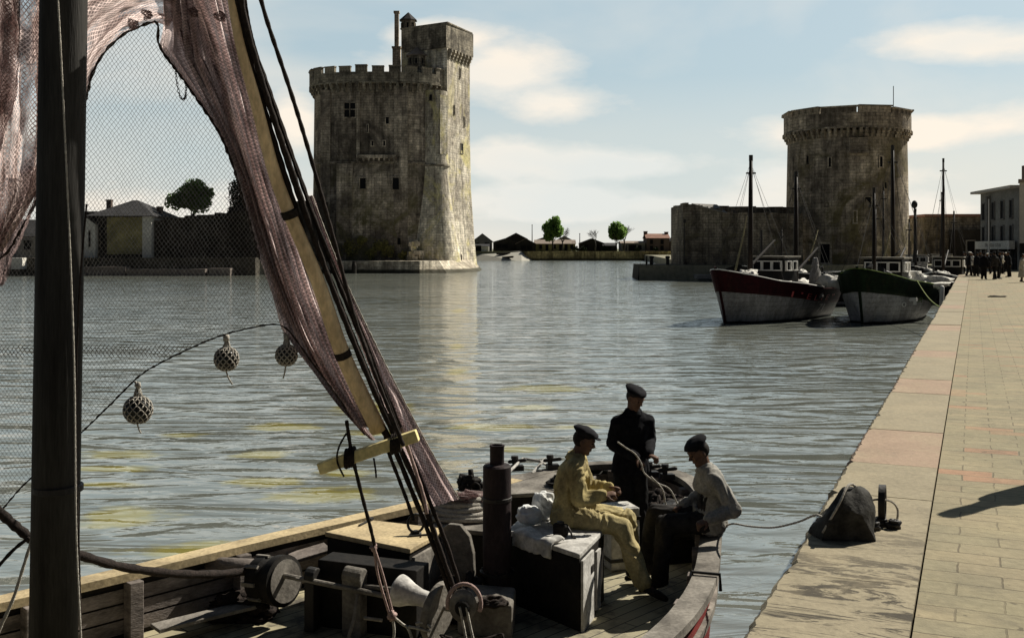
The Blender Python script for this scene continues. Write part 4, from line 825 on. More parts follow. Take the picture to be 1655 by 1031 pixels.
    if cap:
        k_ = MB(); ct = H+hup*.075-fw*.008; tl = hs*cap.get('lean', 0)
        A2 = (hup+fw*cap.get('tip', .12)+tl).normalized(); S2 = hs; F2 = A2.cross(S2)*-1
        R2 = Matrix((S2, F2, A2)).transposed()
        k_.ball(ct+A2*.014+S2*cap.get('lean', 0)*.12, (.108, .120, .046), 22, 12, R=R2, nz=.16); k_.tube([ct-A2*.030, ct-A2*.005], [.083, .088], 18)
        if cap.get('peak'): k_.ball(ct+fw*.112-hup*.014, (.060, .045, .009), 14, 6, R=R2)
        k_.build('cap', cap['m'], r, smooth=50, clean=False)
    return r
CAPM = mat('cap_wool', (.02, .019, .022), (.01, .01, .012), .95, 20, spec=.1)
def Jstand(p, fa, h=1.7, arms=((.1, .12, -.1), (.1, .12, -.1)), lean=0, stride=.0, bend=0):
    """standing pose at foot point p facing angle fa; arms give hand offsets (side, forward, up) from the hip line"""
    p = Vector(p); f_ = Vector((math.cos(fa), math.sin(fa), 0)); s_ = f_.cross(Vector((0, 0, 1))); k = h/1.72; u = Vector((0, 0, 1))
    P = p+u*.93*k; N_ = P+u*.54*k+f_*(lean+.02); J = dict(base=p, pelvis=P, neck=N_, head=N_+u*.15*k+f_*(.035+bend))
    for q, n_ in ((-1, 'L'), (1, 'R')):
        J['sh'+n_] = N_-u*.105*k+s_*q*.165*k; J['hip'+n_] = P-u*.04*k+s_*q*.085*k
        st = stride*q; J['ank'+n_] = p+s_*q*.10*k+f_*st+u*.075; J['toe'+n_] = J['ank'+n_]+f_*.16-u*.04+s_*q*.03; J['kn'+n_] = (J['hip'+n_]+J['ank'+n_])/2+f_*.03
        a = arms[0 if q < 0 else 1]; J['wr'+n_] = P+s_*q*(.16+a[0])+f_*a[1]+u*a[2]
        m_ = (J['sh'+n_]+J['wr'+n_])/2; d = (J['wr'+n_]-J['sh'+n_]).length; out = math.sqrt(max((.56*k)**2-d*d, .0004))/2; J['el'+n_] = m_-f_*out*.8+s_*q*out*.5-u*out*.3
    return J, f_
# crowd on the quay: a few poses are modelled once and copied
protos = []
for i, (cols, arms, stride, capc, sk) in enumerate((
    ((C_DARK, C_BLACK, LEATHER), ((.08, .02, -.12), (.08, .04, -.12)), .04, dict(m=CAPM), False),
    ((C_DARK, C_BLACK, LEATHER), ((-.02, .22, .2), (.1, .0, -.12)), .16, dict(m=mat('white_cap', (.7, .68, .62), (.6, .58, .52))), False),
    ((mat('white_shirt', (.62, .6, .54), (.5, .48, .44), spec=.1), C_BLACK, LEATHER), ((.02, .15, .1), (.02, .15, .08)), .05, None, False),
    ((C_GRY, C_BLACK, LEATHER), ((.1, -.05, -.1), (.05, .18, .02)), .24, dict(m=CAPM, peak=1), False),
    ((C_LGT, C_LGT, LEATHER), ((.05, .1, 0), (.07, .02, -.1)), .06, None, True))):
    J, f_ = Jstand((0, 0, 0), PI/2, 1.7, arms, .02, stride)
    protos.append(person('person', 'x', J, cols, capc, 'people standing about on the far quay', .022, f_, .01, hands=False, skirt=sk, hairlong=sk))
crowd = [(1557, 443.5, 0, 200, 1.0, 'man in a dark jacket at the extreme left of the quay crowd, by the edge'),
 (1566, 447, 1, 250, 1.02, 'man in dark clothes and white cap, near the left end of the quay crowd'),
 (1572, 446, 2, 120, .98, 'bareheaded white-shirted man among dark figures at the left of the crowd'),
 (1578, 447.5, 0, 290, 1.0, 'man in dark suit and cap just right of the white-shirted man in the crowd'),
 (1584, 444, 3, 170, 1.03, 'man in grey jacket with forward arm, left of the crowd middle'),
 (1590, 452, 0, 320, 1.02, 'dark figure standing nearest to us in the middle of the crowd'),
 (1597, 443, 1, 100, .95, 'man in a white cap behind the middle of the crowd, between two dark figures'),
 (1608, 452, 3, 10, 1.05, 'striding man in grey jacket and peaked cap right of the middle of the crowd'),
 (1614, 451, 0, 210, 1.05, 'dark figure touching the striding man, right part of the crowd'),
 (1619, 443, 2, 260, 1.0, 'bareheaded man in white shirt at the right rear of the crowd'),
 (1631.5, 448, 0, 80, 1.03, 'man in dark suit standing alone right of the crowd'),
 (1651, 456.5, 4, 230, .98, 'person in a long light coat at the right edge of the photo'),
 (1602, 441, 0, 30, .95, 'man in a dark cap half hidden at the crowd back, behind the striding man'),
 (1560, 440.5, 3, 300, .95, 'man in grey and peaked cap half hidden at the left back of the crowd'),
 (1588, 440, 2, 190, .96, 'man in white shirt seen between heads at the back of the crowd'),
 (1626, 441, 1, 150, .97, 'white-capped man far behind the lone man in the dark suit')]
used = set()
for px, py, k, ang, s_, lb in crowd:
    o = protos[k] if k not in used else copy_tree(protos[k]); used.add(k)
    o.location = G(px, py, 1.806); o.rotation_euler.z = math.radians(ang); o.scale = (s_, s_, s_); o['label'] = lb

# ------------------------------------------------------------------ trawlers
def hullmat(name, c1, c2, rust=.35):
    """painted planking: seams, rust runs, scuffs"""
    m, nt, b = nodes(name); v = mapping(nt, 'Object'); sx = N(nt, 'ShaderNodeSeparateXYZ'); nt.links.new(v, sx.inputs[0])
    wob = noisef(nt, v, .35, 2); a = N(nt, 'ShaderNodeMath', operation='MULTIPLY_ADD'); nt.links.new(sx.outputs[2], a.inputs[0]); a.inputs[1].default_value = 4.2; nt.links.new(wob, a.inputs[2])
    f = N(nt, 'ShaderNodeMath', operation='FRACT'); nt.links.new(a.outputs[0], f.inputs[0]); seam = ramp(nt, f.outputs[0], .0, .12, (.45, .45, .45, 1), (1, 1, 1, 1))
    n1 = noisef(nt, mapping(nt, 'Object', (1.6, 1.6, .35)), 1.5, 6, .7); c = mixc(nt, ramp(nt, n1, .4, .62), c1, c2)
    st = noisef(nt, mapping(nt, 'Object', (4, 4, .3)), 1.3, 6, .75); c = mixc(nt, ramp(nt, st, .54, .68, (0, 0, 0, 1), (rust, rust, rust, 1)), c, (.10, .05, .025))
    g = noisef(nt, v, 7, 5, .7); c = mixc(nt, 1.0, c, ramp(nt, g, .3, .7, (.65, .65, .65, 1), (1.2, 1.2, 1.2, 1)), 'MULTIPLY'); c = mixc(nt, 1.0, c, seam, 'MULTIPLY')
    nt.links.new(c, b.inputs['Base Color']); b.inputs['Roughness'].default_value = .75; b.inputs['Specular IOR Level'].default_value = .1; bump(nt, b, seam, .4, .02); return m
SPAR = mat('dark_spar', (.03, .022, .018), (.015, .012, .01), .6, 3, (1, 1, .2))
HWHITE = hullmat('worn_white_hull', (.31, .30, .29), (.19, .18, .175))
HWHITE2 = hullmat('chalky_white_hull', (.42, .41, .40), (.28, .27, .26))
HRED = hullmat('dark_red_paint', (.036, .004, .006), (.02, .004, .005), .2)
HGREEN = hullmat('dark_green_paint', (.011, .024, .008), (.006, .012, .005), .2)
HBLACK = mat('black_paint', (.012, .012, .012), (.022, .02, .018), .5, 2, grain=8, bmp=.1)
DECKM = mat('trawler_deck', (.25, .23, .19), (.16, .15, .13), .9, 3)
CANVAS = mat('pale_canvas', (.72, .70, .64), (.55, .53, .49), .9, 2, grain=6, bmp=.6, bd=.04)
CANVG = mat('grey_canvas', (.30, .29, .28), (.20, .19, .18), .9, 3, (3, 3, .3), grain=6, bmp=.6, bd=.04)
REDL = plain('red_lettering', (.62, .12, .11), .6); WHTL = plain('white_lettering', (.75, .73, .68), .6)
def trawler(name, label, P, yaw, L, B, zb, zm, zs, wl, upper, lower, masts, house_, netcol=None, heaps=(), rail=WHTL, group='fishing boats moored along the quay', marks=(), wh=(0.5, 1.0, 2.1, 1.7)):
    """P stem at the water; yaw: direction aft, clockwise from +Y; zb, zm, zs sheer at bow, waist, stern; wl colour line height at bow and stern"""
    r = empty(name, P, label, 'fishing boat', group); P = Vector(P)
    A = Vector((math.sin(yaw), math.cos(yaw), 0)); S = Vector((math.cos(yaw), -math.sin(yaw), 0)); U = Vector((0, 0, 1))
    sheer = lambda t: interp(((0, zb), (.25, lerp(zb, zm, .62)), (.6, zm), (1, zs)), t)
    def half(t): return B/2*(min(1, t/.42)**.52 if t < .42 else 1-.32*((t-.42)/.58)**2)
    def line(t): return lerp(wl[0], wl[1], min(1, t*1.3))
    def pt(t, z, s_):
        sh = sheer(t); q = max(0, min(1, (z+.35)/(sh+.35))); hb = half(t); bott = .35+.3*(1-t); w_ = hb*(bott+(1-bott)*q**.75)
        if t < .42: w_ = hb*((1-(1-q)**2)*(1-.25*(1-t/.42))+.25*(1-t/.42)*q*.5) if t < .1 else w_
        rake = -1.0*max(0, 1-t/.3)*q**1.4
        return P+A*(t*L+rake)+S*(w_*s_)+U*z
    def hullpart(mm, f0, f1, nz=5, nt_=30):
        for s_ in (-1, 1):
            mm.grid(lambda u, v: pt(u**1.5, lerp(f0(u**1.5), f1(u**1.5), v), s_), nt_, nz)
        a = [pt(1, lerp(f0(1), f1(1), v/nz), s_) for s_ in (-1,) for v in range(nz+1)]; c = [pt(1, lerp(f0(1), f1(1), v/nz), 1) for v in range(nz+1)]
        mm.add(a+c, [(i, i+1, nz+2+i, nz+1+i) for i in range(nz)])
    h = MB(); hullpart(h, lambda t: .1, line); hl = h.build('hull', lower, r, smooth=40)
    h = MB(); hullpart(h, lambda t: -.4, lambda t: .1, 2); h.build('boot_top', HBLACK, hl, smooth=40)
    h = MB(); hullpart(h, line, lambda t: sheer(t)); h.build('topsides', upper, r, smooth=40, thick=.05)
    h = MB(); h.tube([pt(0, -.4, 0)+A*.02, pt(0, .5, 0), pt(0, zb*.6, 0), pt(0, zb+.15, 0)], [.07]*4, 6); h.build('stem', upper, hl)
    h = MB()
    for s_ in (-1, 1): h.tube([pt((k/24)**1.4, sheer((k/24)**1.4)+.02, s_) for k in range(25)], .035, 6, flat=1.0)
    h.tube([pt(1, zs+.02, -1), pt(1, zs+.02, 1)], .055, 6); h.build('rail', rail, r)
    h = MB(); h.grid(lambda u, v: pt(.06+u*.94, sheer(.06+u*.94)-.62, 1)*v+pt(.06+u*.94, sheer(.06+u*.94)-.62, -1)*(1-v), 16, 4); h.build('deck', DECKM, r)
    t0, wL, wB, wH = wh; c0 = P+A*(t0*L)+U*(sheer(t0)-.6)
    if house_:
        h = MB(); rz = -yaw; cz = .6; h.box(c0+U*(wH/2+cz/2), (wB, wL, wH+cz), rz); w_ = h.build('wheelhouse', HBLACK if house_ == 1 else CANVAS, r, bevel=.03)
        h = MB(); h.box(c0+U*(wH+cz+.05), (wB+.3, wL+.35, .1), rz); h.build('roof', DECKM, w_, bevel=.02)
        for k in (-1, 0, 1):
            for sgn, dr, ww in ((-1, A, wB*.24), ):
                q = c0+dr*sgn*(wL/2+.01)+S*(k*wB*.31)+U*(wH+cz-.42); nn = dr*sgn
                window_on(w_, (q.x, q.y), (nn.x, nn.y), q.z, ww, .42, 0, .06, WHTL, sill=False)
        for k in (-.22, .22): q = c0+S*(wB/2+.01)+A*k*wL+U*(wH+cz-.42); window_on(w_, (q.x, q.y), (S.x, S.y), q.z, wL*.28, .42, 0, .06, WHTL, sill=False)
        q = c0-A*(wL/2-.2)-S*(wB*.25)+U*(wH+cz); h = MB(); h.tube([q, q+U*1.5], .06, 8); h.build('exhaust_pipe', IRON, r)
    for (mt, hgt, rad, lean) in masts:
        q = P+A*(mt*L)+U*(sheer(mt)-.6); top = q+U*hgt+A*lean; h = MB(); h.tube([q, lerp(q, top, .5), top], [rad, rad*.85, rad*.6], 10); mo = h.build('mast', SPAR, r, smooth=True)
        h = MB(); h.tube([top-U*.25, top+U*.05], [rad*.72, rad*.72], 8); h.build('mast_cap', IRON, mo); h = MB(); h.box(top-U*.9, (.5, .12, .08), 0); h.build('crosstree', IRON, mo)
        h = MB()
        for s_ in (-1, 1):
            for dt in (.03, .12): e_ = min(mt+dt, .97); h.tube([pt(e_, sheer(e_), s_), top-U*.4], .008, 4)
        e_ = max(mt-.3, .0); h.tube([pt(e_, sheer(e_)+.05, 0), top-U*.3], .01, 4); h.build('rigging', IRON, r)
        if hgt > 6: h = MB(); b0 = q+U*1.3; b1 = b0+A*2.6+U*1.4; h.tube([b0, b1], [.08, .06], 8); h.tube([b1, top-U*.5], .012, 4); h.build('boom', SPAR, r)
    # deck clutter: fish boxes, winch, heaps of net, ventilators, upright poles
    for k in range(6):
        t = rnd.uniform(.12, .9); q = P+A*t*L+S*rnd.uniform(-.5, .5)*half(t)+U*(sheer(t)-.5); h = MB()
        if k % 3 == 0: h.box(q+U*.2, (.7, .5, .4), rnd.random()); h.box(q+U*.5, (.6, .45, .2), rnd.random()); nm = 'fish_box'; mm = DECKM
        elif k % 3 == 1: h.ball(q+U*.3, (.55, .45, .42), 14, 8, nz=.9); nm = 'net_heap'; mm = netcol or IRON
        else: h.tube([q, q+U*.9, q+U*1.1-A*.15], [.11, .11, .17], 10); nm = 'ventilator'; mm = IRON
        h.build(nm, mm, r)
    for t, s_, sz, mm in heaps:
        q = P+A*t*L+S*s_+U*(sheer(t)-.15); h = MB()
        for k in range(7): h.ball(q+Vector((rnd.uniform(-1, 1)*sz[0]*.6, rnd.uniform(-1, 1)*sz[1]*.6, rnd.uniform(0, .5)*sz[2])), (sz[0]*.5, sz[1]*.5, sz[2]*.55), 14, 8, nz=.8)
        h.build('canvas_heap', mm, r, smooth=True)
    for (txt, t0_, t1_, zoff, hh_, mm, glyph) in marks:
        cu = bpy.data.curves.new('t', 'FONT'); cu.body = txt; cu.size = 1; to = bpy.data.objects.new('t', cu); COL.objects.link(to); bpy.context.view_layer.update()
        me0 = bpy.data.meshes.new_from_object(to.evaluated_get(bpy.context.evaluated_depsgraph_get())); bpy.data.objects.remove(to)
        bm = bmesh.new(); bm.from_mesh(me0); bmesh.ops.triangulate(bm, faces=bm.faces); bmesh.ops.subdivide_edges(bm, edges=[e for e in bm.edges if e.calc_length() > .3], cuts=1); bmesh.ops.triangulate(bm, faces=bm.faces)
        mxx = max(v.co.x for v in bm.verts)
        def place(x, y):
            t = lerp(t0_, t1_, x/mxx); z = sheer(t)-zoff+y*hh_; q = pt(t, z, 1); d1 = pt(t+.01, z, 1)-q; d2 = pt(t, z+.05, 1)-q; n_ = d1.cross(d2).normalized()
            if n_.dot(S-A) < 0: n_ = -n_
            return q+n_*.045
        bm.verts.ensure_lookup_table(); h = MB(); h.add([place(v.co.x, v.co.y) for v in bm.verts], [tuple(v.index for v in f.verts) for f in bm.faces]); h.build(glyph, mm, hl, clean=False); bm.free()
    return r, pt, sheer, A, S
Pr = G(1173, 523, 0)
red, ptR, shR_, Ar, Sr = trawler('trawler', 'trawler with dark red topsides and worn white hull, left of the two large boats', Pr, math.radians(43), 9.9, 4.7, 2.75, 1.75, 1.75, (1.65, .8), HRED, HWHITE,
    [(.24, 7.1, .15, .1), (.74, 6.9, .15, .05)], 1, IRON, [(.13, .2, (.8, .6, .5), CANVAS), (.36, 1.3, (1.1, .35, .25), CANVAS), (.28, -.9, (1.0, .6, .45), CANVAS), (.8, .4, (1.1, .9, .5), CANVAS), (.7, 1.4, (.7, .4, .3), CANVAS)], group='large trawlers moored beside the quay',
    marks=[('I \u2019 E L I E \u2019\u2019', .32, .85, .72, .42, REDL, 'name_letters'), ('71', .66, .75, 1.35, .62, WHTL, 'registration_number')], wh=(.50, 1.5, 1.9, 1.45))
h = MB(); q = Pr+Ar*6.3+Sr*1.7+Vector((0, 0, 1.2)); h.tube([q, q+V3(0, 0, 1.1), q+V3(.0, 0, 2.1)], [.5, .36, .12], 14, flat=.8); remesh(h.build('furled_sail', CANVG, red), .05, 1, .06, 5)
Pg = G(1394, 524, 0)
grn, ptG, shG_, Ag, Sg = trawler('trawler', 'trawler with dark green topsides and white rounded bow, against the quay', Pg, math.radians(34), 9.6, 5.0, 2.8, 1.75, 1.5, (1.65, .65), HGREEN, HWHITE2,
    [(.22, 5.3, .11, .0), (.62, 8.3, .13, -.1)], 1, IRON, [(.12, -.9, (.7, .7, .35), LEAFD), (.42, 1.9, (1.4, .45, .22), CANVAS), (.2, .5, (.9, .6, .35), CANVAS), (.66, 1.7, (.8, .5, .4), CANVAS), (.3, -1.6, (1.4, .6, .5), CANVAS)], rail=mat('green_rail', (.16, .22, .05), (.08, .12, .03)), group='large trawlers moored beside the quay',
    marks=[('LR', .30, .38, 1.0, .38, mat('faded_green_mark', (.14, .22, .06), (.1, .16, .05)), 'port_letters')], wh=(.47, 1.5, 2.0, 1.35))
h = MB(); q = ptG(.27, 1.2, 1)+Vector((.02, -.1, 0)); h.box(q, (.5, .12, .18), -.5); h.box(q+V3(.16, 0, -.17), (.14, .12, .22), -.5); h.build('fairlead', WHTL, grn)
h = MB(); q = ptG(.22, .95, 1)-Ag*.02+Sg*.05; n_ = (Sg-Ag*.8).normalized(); pts = [q+(Vector((0, 0, 1))*math.cos(a)*.11+n_.cross(V3(0, 0, 1))*math.sin(a)*.11) for a in [2*PI*k/12 for k in range(13)]]; h.tube(pts, .025, 6); h.build('draught_ring', WHTL, grn)
h = MB(); q = ptG(.8, 1.5, 1); q = G(1521, 512, .3); h.tube([q, q+V3(.05, 0, 1.5)], .11, 10, round_=True); tag(h.build('fender', WHTL), 'white upright fender post between the green trawler and the quay', 'fender')
a = ptG(.28, shG_(.28)+.05, 1); b_ = G(1526, 500, 1.2); pts = [lerp(a, b_, k/10)-V3(0, 0, .25*math.sin(PI*k/10)) for k in range(11)]
h = MB(); h.tube(pts, .028, 6); tag(h.build('mooring_rope', mat('green_rope', (.22, .26, .08), (.14, .18, .06))), 'green mooring rope sloping from the green trawler bow down to the quay', 'rope')
for nm, lb, px, pz, Yd, yaw, L, B, up, lo, ms, ho, hp in (
 ('trawler', 'black-hulled boat with low white awning seen between the two big trawlers', 1352, 0, 70, 70, 9, 3.2, HBLACK, HWHITE, [(.35, 5.8, .1, 0)], 2, [(.4, 0, (2.4, .9, 1.1), CANVAS), (.75, 0, (2.0, .9, 1.0), CANVAS)]),
 ('trawler', 'dark boat with piled white canvas just behind the green trawler', 1395, 0, 84, 50, 10, 3.6, HBLACK, HBLACK, [(.3, 7.8, .1, 0), (.7, 5.5, .09, 0)], 0, [(.45, 0, (2.5, .9, .6), CANVAS)]),
 ('trawler', 'black fishing boat at the quay edge under the crowd, with tall mast', 1512, 0, 76, 30, 13, 4.0, HBLACK, HBLACK, [(.3, 9.6, .12, 0), (.75, 6, .09, 0)], 1, [(.15, 0, (.8, .8, .5), CANVAS), (.5, .6, (.9, .6, .4), CANVAS)]),
 ('trawler', 'distant dark fishing boat beyond the green trawler wheelhouse, with a slim mast', 1474, 0, 104, 25, 12, 4.0, HBLACK, HBLACK, [(.4, 7.0, .14, 0)], 2, [(.5, 0, (1.5, .9, .6), CANVAS)]),
 ('trawler', 'furthest dark fishing boat at the end of the quay, below the stone warehouse', 1520, 0, 112, 24, 12, 3.6, HBLACK, HBLACK, [(.3, 9.0, .1, 0)], 2, [(.6, 0, (1.5, .8, .5), CANVAS)]),
 ('trawler', 'small dark boat lying before the left foot of the round tower', 1215, 0, 104, 80, 9, 3.0, HBLACK, HBLACK, [(.35, 5.0, .09, 0)], 0, [(.5, 0, (1.2, .8, .5), CANVAS)])):
    trawler(nm, lb, ((px-CX)/F*Yd, Yd, 0), math.radians(yaw), L, B, 2.1, 1.3, 1.5, (.3, .3), up, lo, ms, ho, IRON, hp)
# slender lamp mast and wooden poles by the trawlers
for px, yb, yt, Yd, r_, lb, nm, mm in ((1478, 425, 336, 96, .07, 'tall slender lamp standard between round tower and stone warehouse', 'lamp_post', IRON), (1598, 420, 322, 99, .05, 'pale flagpole in front of the three-storey building', 'flagpole', WHTL)):
    h = MB(); p = W(px, yb, Yd); q = W(px, yt, Yd); h.tube([p, lerp(p, q, .25), q], [r_*3, r_*1.4, r_], 8)
    if nm == 'lamp_post': h.ball(q+V3(0, 0, .3), (.28, .28, .38), 10, 6)
    tag(h.build(nm, mm), lb, 'lamp post' if nm == 'lamp_post' else 'pole')
for px, yb, yt, lx, lb in ((1195, 436, 350, 12, 'thin pale leaning pole left of the red trawler mast'), (1312, 420, 372, 10, 'short pale pole leaning beside the red trawler wheelhouse'), (1432, 420, 368, 8, 'pinkish pole leaning by the green trawler foremast')):
    h = MB(); a = W(px-lx*.5, yb, 60); c = W(px+lx, yt, 61); h.tube([a, lerp(a, c, .6)+V3(.05, 0, .1), c], [.07, .05, .025], 6); tag(h.build('boat_pole', mat('pale_pole', (.38, .33, .18), (.28, .24, .14))), lb, 'pole')
# ------------------------------------------------------------------ near fishing boat
DZ = .68
WOODY = mat('ochre_painted_wood', (.58, .46, .27), (.34, .27, .165), .8, 3, (1, 1, 1), grain=30)
WOODG = mat('grey_weathered_wood', (.29, .265, .23), (.10, .09, .078), .9, 2.5, grain=30, bmp=.5)
WOODP = mat('pinkish_bulwark_wood', (.28, .24, .215), (.09, .078, .07), .9, 2.5, (1, 1, 3), grain=25, bmp=.5)
WOODD = mat('shade_dark_wood', (.022, .019, .016), (.012, .011, .01), .75, 4, grain=25, bmp=.4)  # dark gear wood; black shade of the box fronts is put in too
MASTM = mat('dark_mast_wood', (.045, .043, .04), (.018, .017, .016), .7, 2.2, (3, 3, .25), grain=30, bmp=.4, spec=.08)
REDH = mat('faded_red_hull', (.30, .055, .05), (.19, .035, .035), .7, 3, (1, 1, 3), grain=20)
WHB = mat('chalky_white_paint', (.66, .64, .60), (.34, .325, .30), .8, 5, grain=25, bmp=.5)
ROPED = mat('tarred_rope', (.04, .03, .026), (.018, .015, .013), .9, 30, grain=90, bmp=.8)
ROPEP = mat('pinkish_rope', (.46, .33, .30), (.28, .2, .18), .95, 30, grain=90, bmp=.8)
ROPEL = mat('pale_rope', (.52, .49, .43), (.34, .31, .27), .95, 30, grain=90, bmp=.8)
m, nt, b = nodes('deck_planks'); v = mapping(nt, 'Object'); ax = Vector((.685, .729, 0))
mp = N(nt, 'ShaderNodeMapping'); mp.inputs['Rotation'].default_value = (0, 0, -math.atan2(.729, .685)); nt.links.new(v, mp.inputs[0])
br = N(nt, 'ShaderNodeTexBrick', Scale=1.0); br.inputs['Brick Width'].default_value = 2.6; br.inputs['Row Height'].default_value = .13; br.inputs['Mortar Size'].default_value = .006
br.inputs['Color1'].default_value = (.36, .32, .20, 1); br.inputs['Color2'].default_value = (.27, .24, .155, 1); br.inputs['Mortar'].default_value = (.03, .025, .02, 1); nt.links.new(mp.outputs[0], br.inputs['Vector'])
g = noisef(nt, v, 2.2, 7, .7); c = mixc(nt, ramp(nt, g, .47, .62), br.outputs[0], (.07, .06, .045)); nt.links.new(c, b.inputs['Base Color']); b.inputs['Roughness'].default_value = .85; bump(nt, b, g, .4, .01); DECK = m

boat = empty('fishing_boat', (-1.6, 7.6, 0), 'weathered wooden fishing boat in the foreground carrying three men, with a thick dark mast', 'fishing boat')
rail = [(-6.6, 5.0), (-5.0, 6.6), (-3.4, 8.25), (-2.23, 9.5), (-1.05, 10.7), (-.25, 11.55), (.35, 12.3), (.85, 12.72), (1.42, 12.78), (1.85, 12.4), (2.07, 11.7), (2.04, 10.6), (1.80, 9.3), (1.5, 8.1), (1.03, 7.03), (.3, 6.0), (-.8, 4.9), (-2.2, 3.9), (-4, 3.2), (-5.8, 3.1), (-6.8, 3.8)]
loop = smooth_path([Vector((*p, 0)) for p in rail+rail[:1]], 5)[:-1]; nL = len(loop)
def offs(d):
    out = []
    for i in range(nL):
        t = (loop[(i+1) % nL]-loop[i-1]).normalized(); out.append(loop[i]+Vector((-t.y, t.x, 0))*-d)   # positive d moves inboard (loop runs clockwise)
    return out
inn = offs(.1)
if (Vector((-1.6, 7.6, 0))-inn[10]).length > (Vector((-1.6, 7.6, 0))-loop[10]).length: _o = offs; offs = lambda d: _o(-d)
def ringstrip(mb, A, za, B, zb, m=0):
    for i in range(nL):
        j = (i+1) % nL; mb.add([(A[i].x, A[i].y, za), (A[j].x, A[j].y, za), (B[j].x, B[j].y, zb), (B[i].x, B[i].y, zb)], [(0, 1, 2, 3)], m)
mb = MB(); o0, o1, o2, o3 = offs(.0), offs(.04), offs(.25), offs(.6)
ringstrip(mb, o0, 1.15, o1, .55); ringstrip(mb, o1, .55, o2, .1); ringstrip(mb, o2, .1, o3, -.5); mb.build('hull', REDH, boat, smooth=True)
mb = MB(); ringstrip(mb, offs(-.03), .98, offs(-.03), .92); ringstrip(mb, offs(-.03), .98, offs(.01), .98); ringstrip(mb, offs(-.03), .92, offs(.01), .92); mb.build('rubbing_strake', WOODG, boat)
mb = MB(); i1 = offs(.09)
for z0, z1 in ((.72, .83), (.845, .955), (.97, 1.08)): ringstrip(mb, offs(.09), z0, offs(.09), z1)
ringstrip(mb, offs(.075), .5, offs(.075), 1.15, 1)
mb.build('bulwark_planking', [WOODP, WOODD], boat)
mb = MB(); a, b_ = offs(-.05), offs(.14)
def capseg(i0, i1, mm, name):
    mb = MB()
    for i in range(i0, i1):
        i_ = i % nL; j = (i+1) % nL
        for A, za, B, zb in ((a, 1.21, b_, 1.21), (a, 1.145, b_, 1.145), (a, 1.145, a, 1.21), (b_, 1.145, b_, 1.21)):
            mb.add([(A[i_].x, A[i_].y, za), (A[j].x, A[j].y, za), (B[j].x, B[j].y, zb), (B[i_].x, B[i_].y, zb)], [(0, 1, 2, 3)])
    return mb.build(name, mm, boat)
o = capseg(0, 27, WOODY, 'cap_rail'); o['label'] = 'ochre painted cap rail'; o = capseg(27, nL, WOODG, 'cap_rail'); o['label'] = 'grey weathered cap rail'
cum = 0; last = -9; st_in = offs(.15)
for i in range(3, 75):
    cum += (loop[i]-loop[i-1]).length
    if cum-last > .72:
        last = cum; p = st_in[i]; t = (loop[i+1]-loop[i-1]).normalized(); mb = MB(); mb.box((p.x, p.y, (DZ+1.143)/2), (.12, .11, 1.143-DZ), math.atan2(t.y, t.x)); mb.build('stanchion', WOODP, boat, bevel=.008)
mb = MB(); dk = offs(.08); mb.add([(p.x, p.y, DZ) for p in dk], [tuple(range(nL))]); mb.build('deck', DECK, boat)
# raised stern deck and low lockers
def gp(*pts, z=1.2): return [tuple(G(x, y, z).xy) for x, y in pts]
def pr(name, poly, z0, z1, mm, mt=None, parent=boat, bevel=.01, lip=0):
    mb = MB(); mb.prism(poly, z0, z1, 0); o = mb.build(name, mm, parent, bevel=bevel)
    if mt:
        c = Vector((sum(p[0] for p in poly)/len(poly), sum(p[1] for p in poly)/len(poly)))
        pl = [tuple(c+(Vector(p)-c)*(1+lip)) for p in poly]; mb = MB(); mb.prism(pl, z1+.002, z1+.045); mb.build('lid', mt, o, bevel=.008)
    return o
pr('stern_locker', gp((700, 806), (940, 792), (962, 768), (870, 762), (800, 772)), DZ, 1.16, WOODD, WOODG, lip=.02)
hh = pr('companion_hatch', [(-1.64, 9.32), (-.86, 8.80), (-.60, 9.42), (-1.30, 9.72)], DZ, 1.25, WOODD, WOODY, lip=.035)
mb = MB(); q = [Vector((-.84, 8.80, 0)), Vector((-.58, 9.42, 0))]; mb.beam(q[0]+V3(.015, 0, .97), q[1]+V3(.015, 0, .97), .03, .5); mb.build('lit_hatch_side', WOODG, hh)  # sunlit right face of the hatch, painted in as a lighter board
# rounded coaming plate right of the hatch
mb = MB(); c = Vector((-.50, 9.30, DZ)); d = Vector((.93, -.37, 0))*.19; nn = Vector((.37, .93, 0))*.03; pro = [(-1, 0), (-1, .5), (-.8, .62), (-.3, .69), (.3, .69), (.75, .6), (.95, .45), (1, .2), (.97, 0)]
vs = [c+d*x+nn*k+V3(0, 0, z) for k in (-1, 1) for x, z in pro]; n_ = len(pro)
mb.add(vs, [tuple(range(n_))[::-1], tuple(range(n_, 2*n_))]+[(i, (i+1) % n_, n_+(i+1) % n_, n_+i) for i in range(n_)]); mb.build('rounded_coaming', WOODG, boat, bevel=.01)
mb = MB(); c = G(672, 862, 1.3)
mb.tube([c+V3(.07*math.cos(t), .03*math.sin(t), .09+.07*math.sin(t)) for t in [2*PI*k/20 for k in range(21)]], .012, 8); mb.lathe(c, [(.05, -.01), (.05, .01), (.02, .03)], 12); mb.build('lifting_ring', IRON, hh)
mb = MB(); mb.tube([c+V3(.05, -.1, 0), c+V3(.06, -.17, -.08), c+V3(.03, -.2, -.2), c+V3(.05, -.2, -.28), c+V3(.0, -.2, -.3)], .009, 6); mb.build('hook_chain', IRON, hh)
ch = pr('engine_casing', [(-.04, 9.3), (.55, 8.57), (.82, 9.35), (.16, 10.0)], DZ, 1.27, WOODD, WHB, lip=.012)
mb = MB(); A_, B_ = Vector((.56, 8.57, 0)), Vector((.83, 9.35, 0)); nn = Vector((.945, -.327, 0))*.012
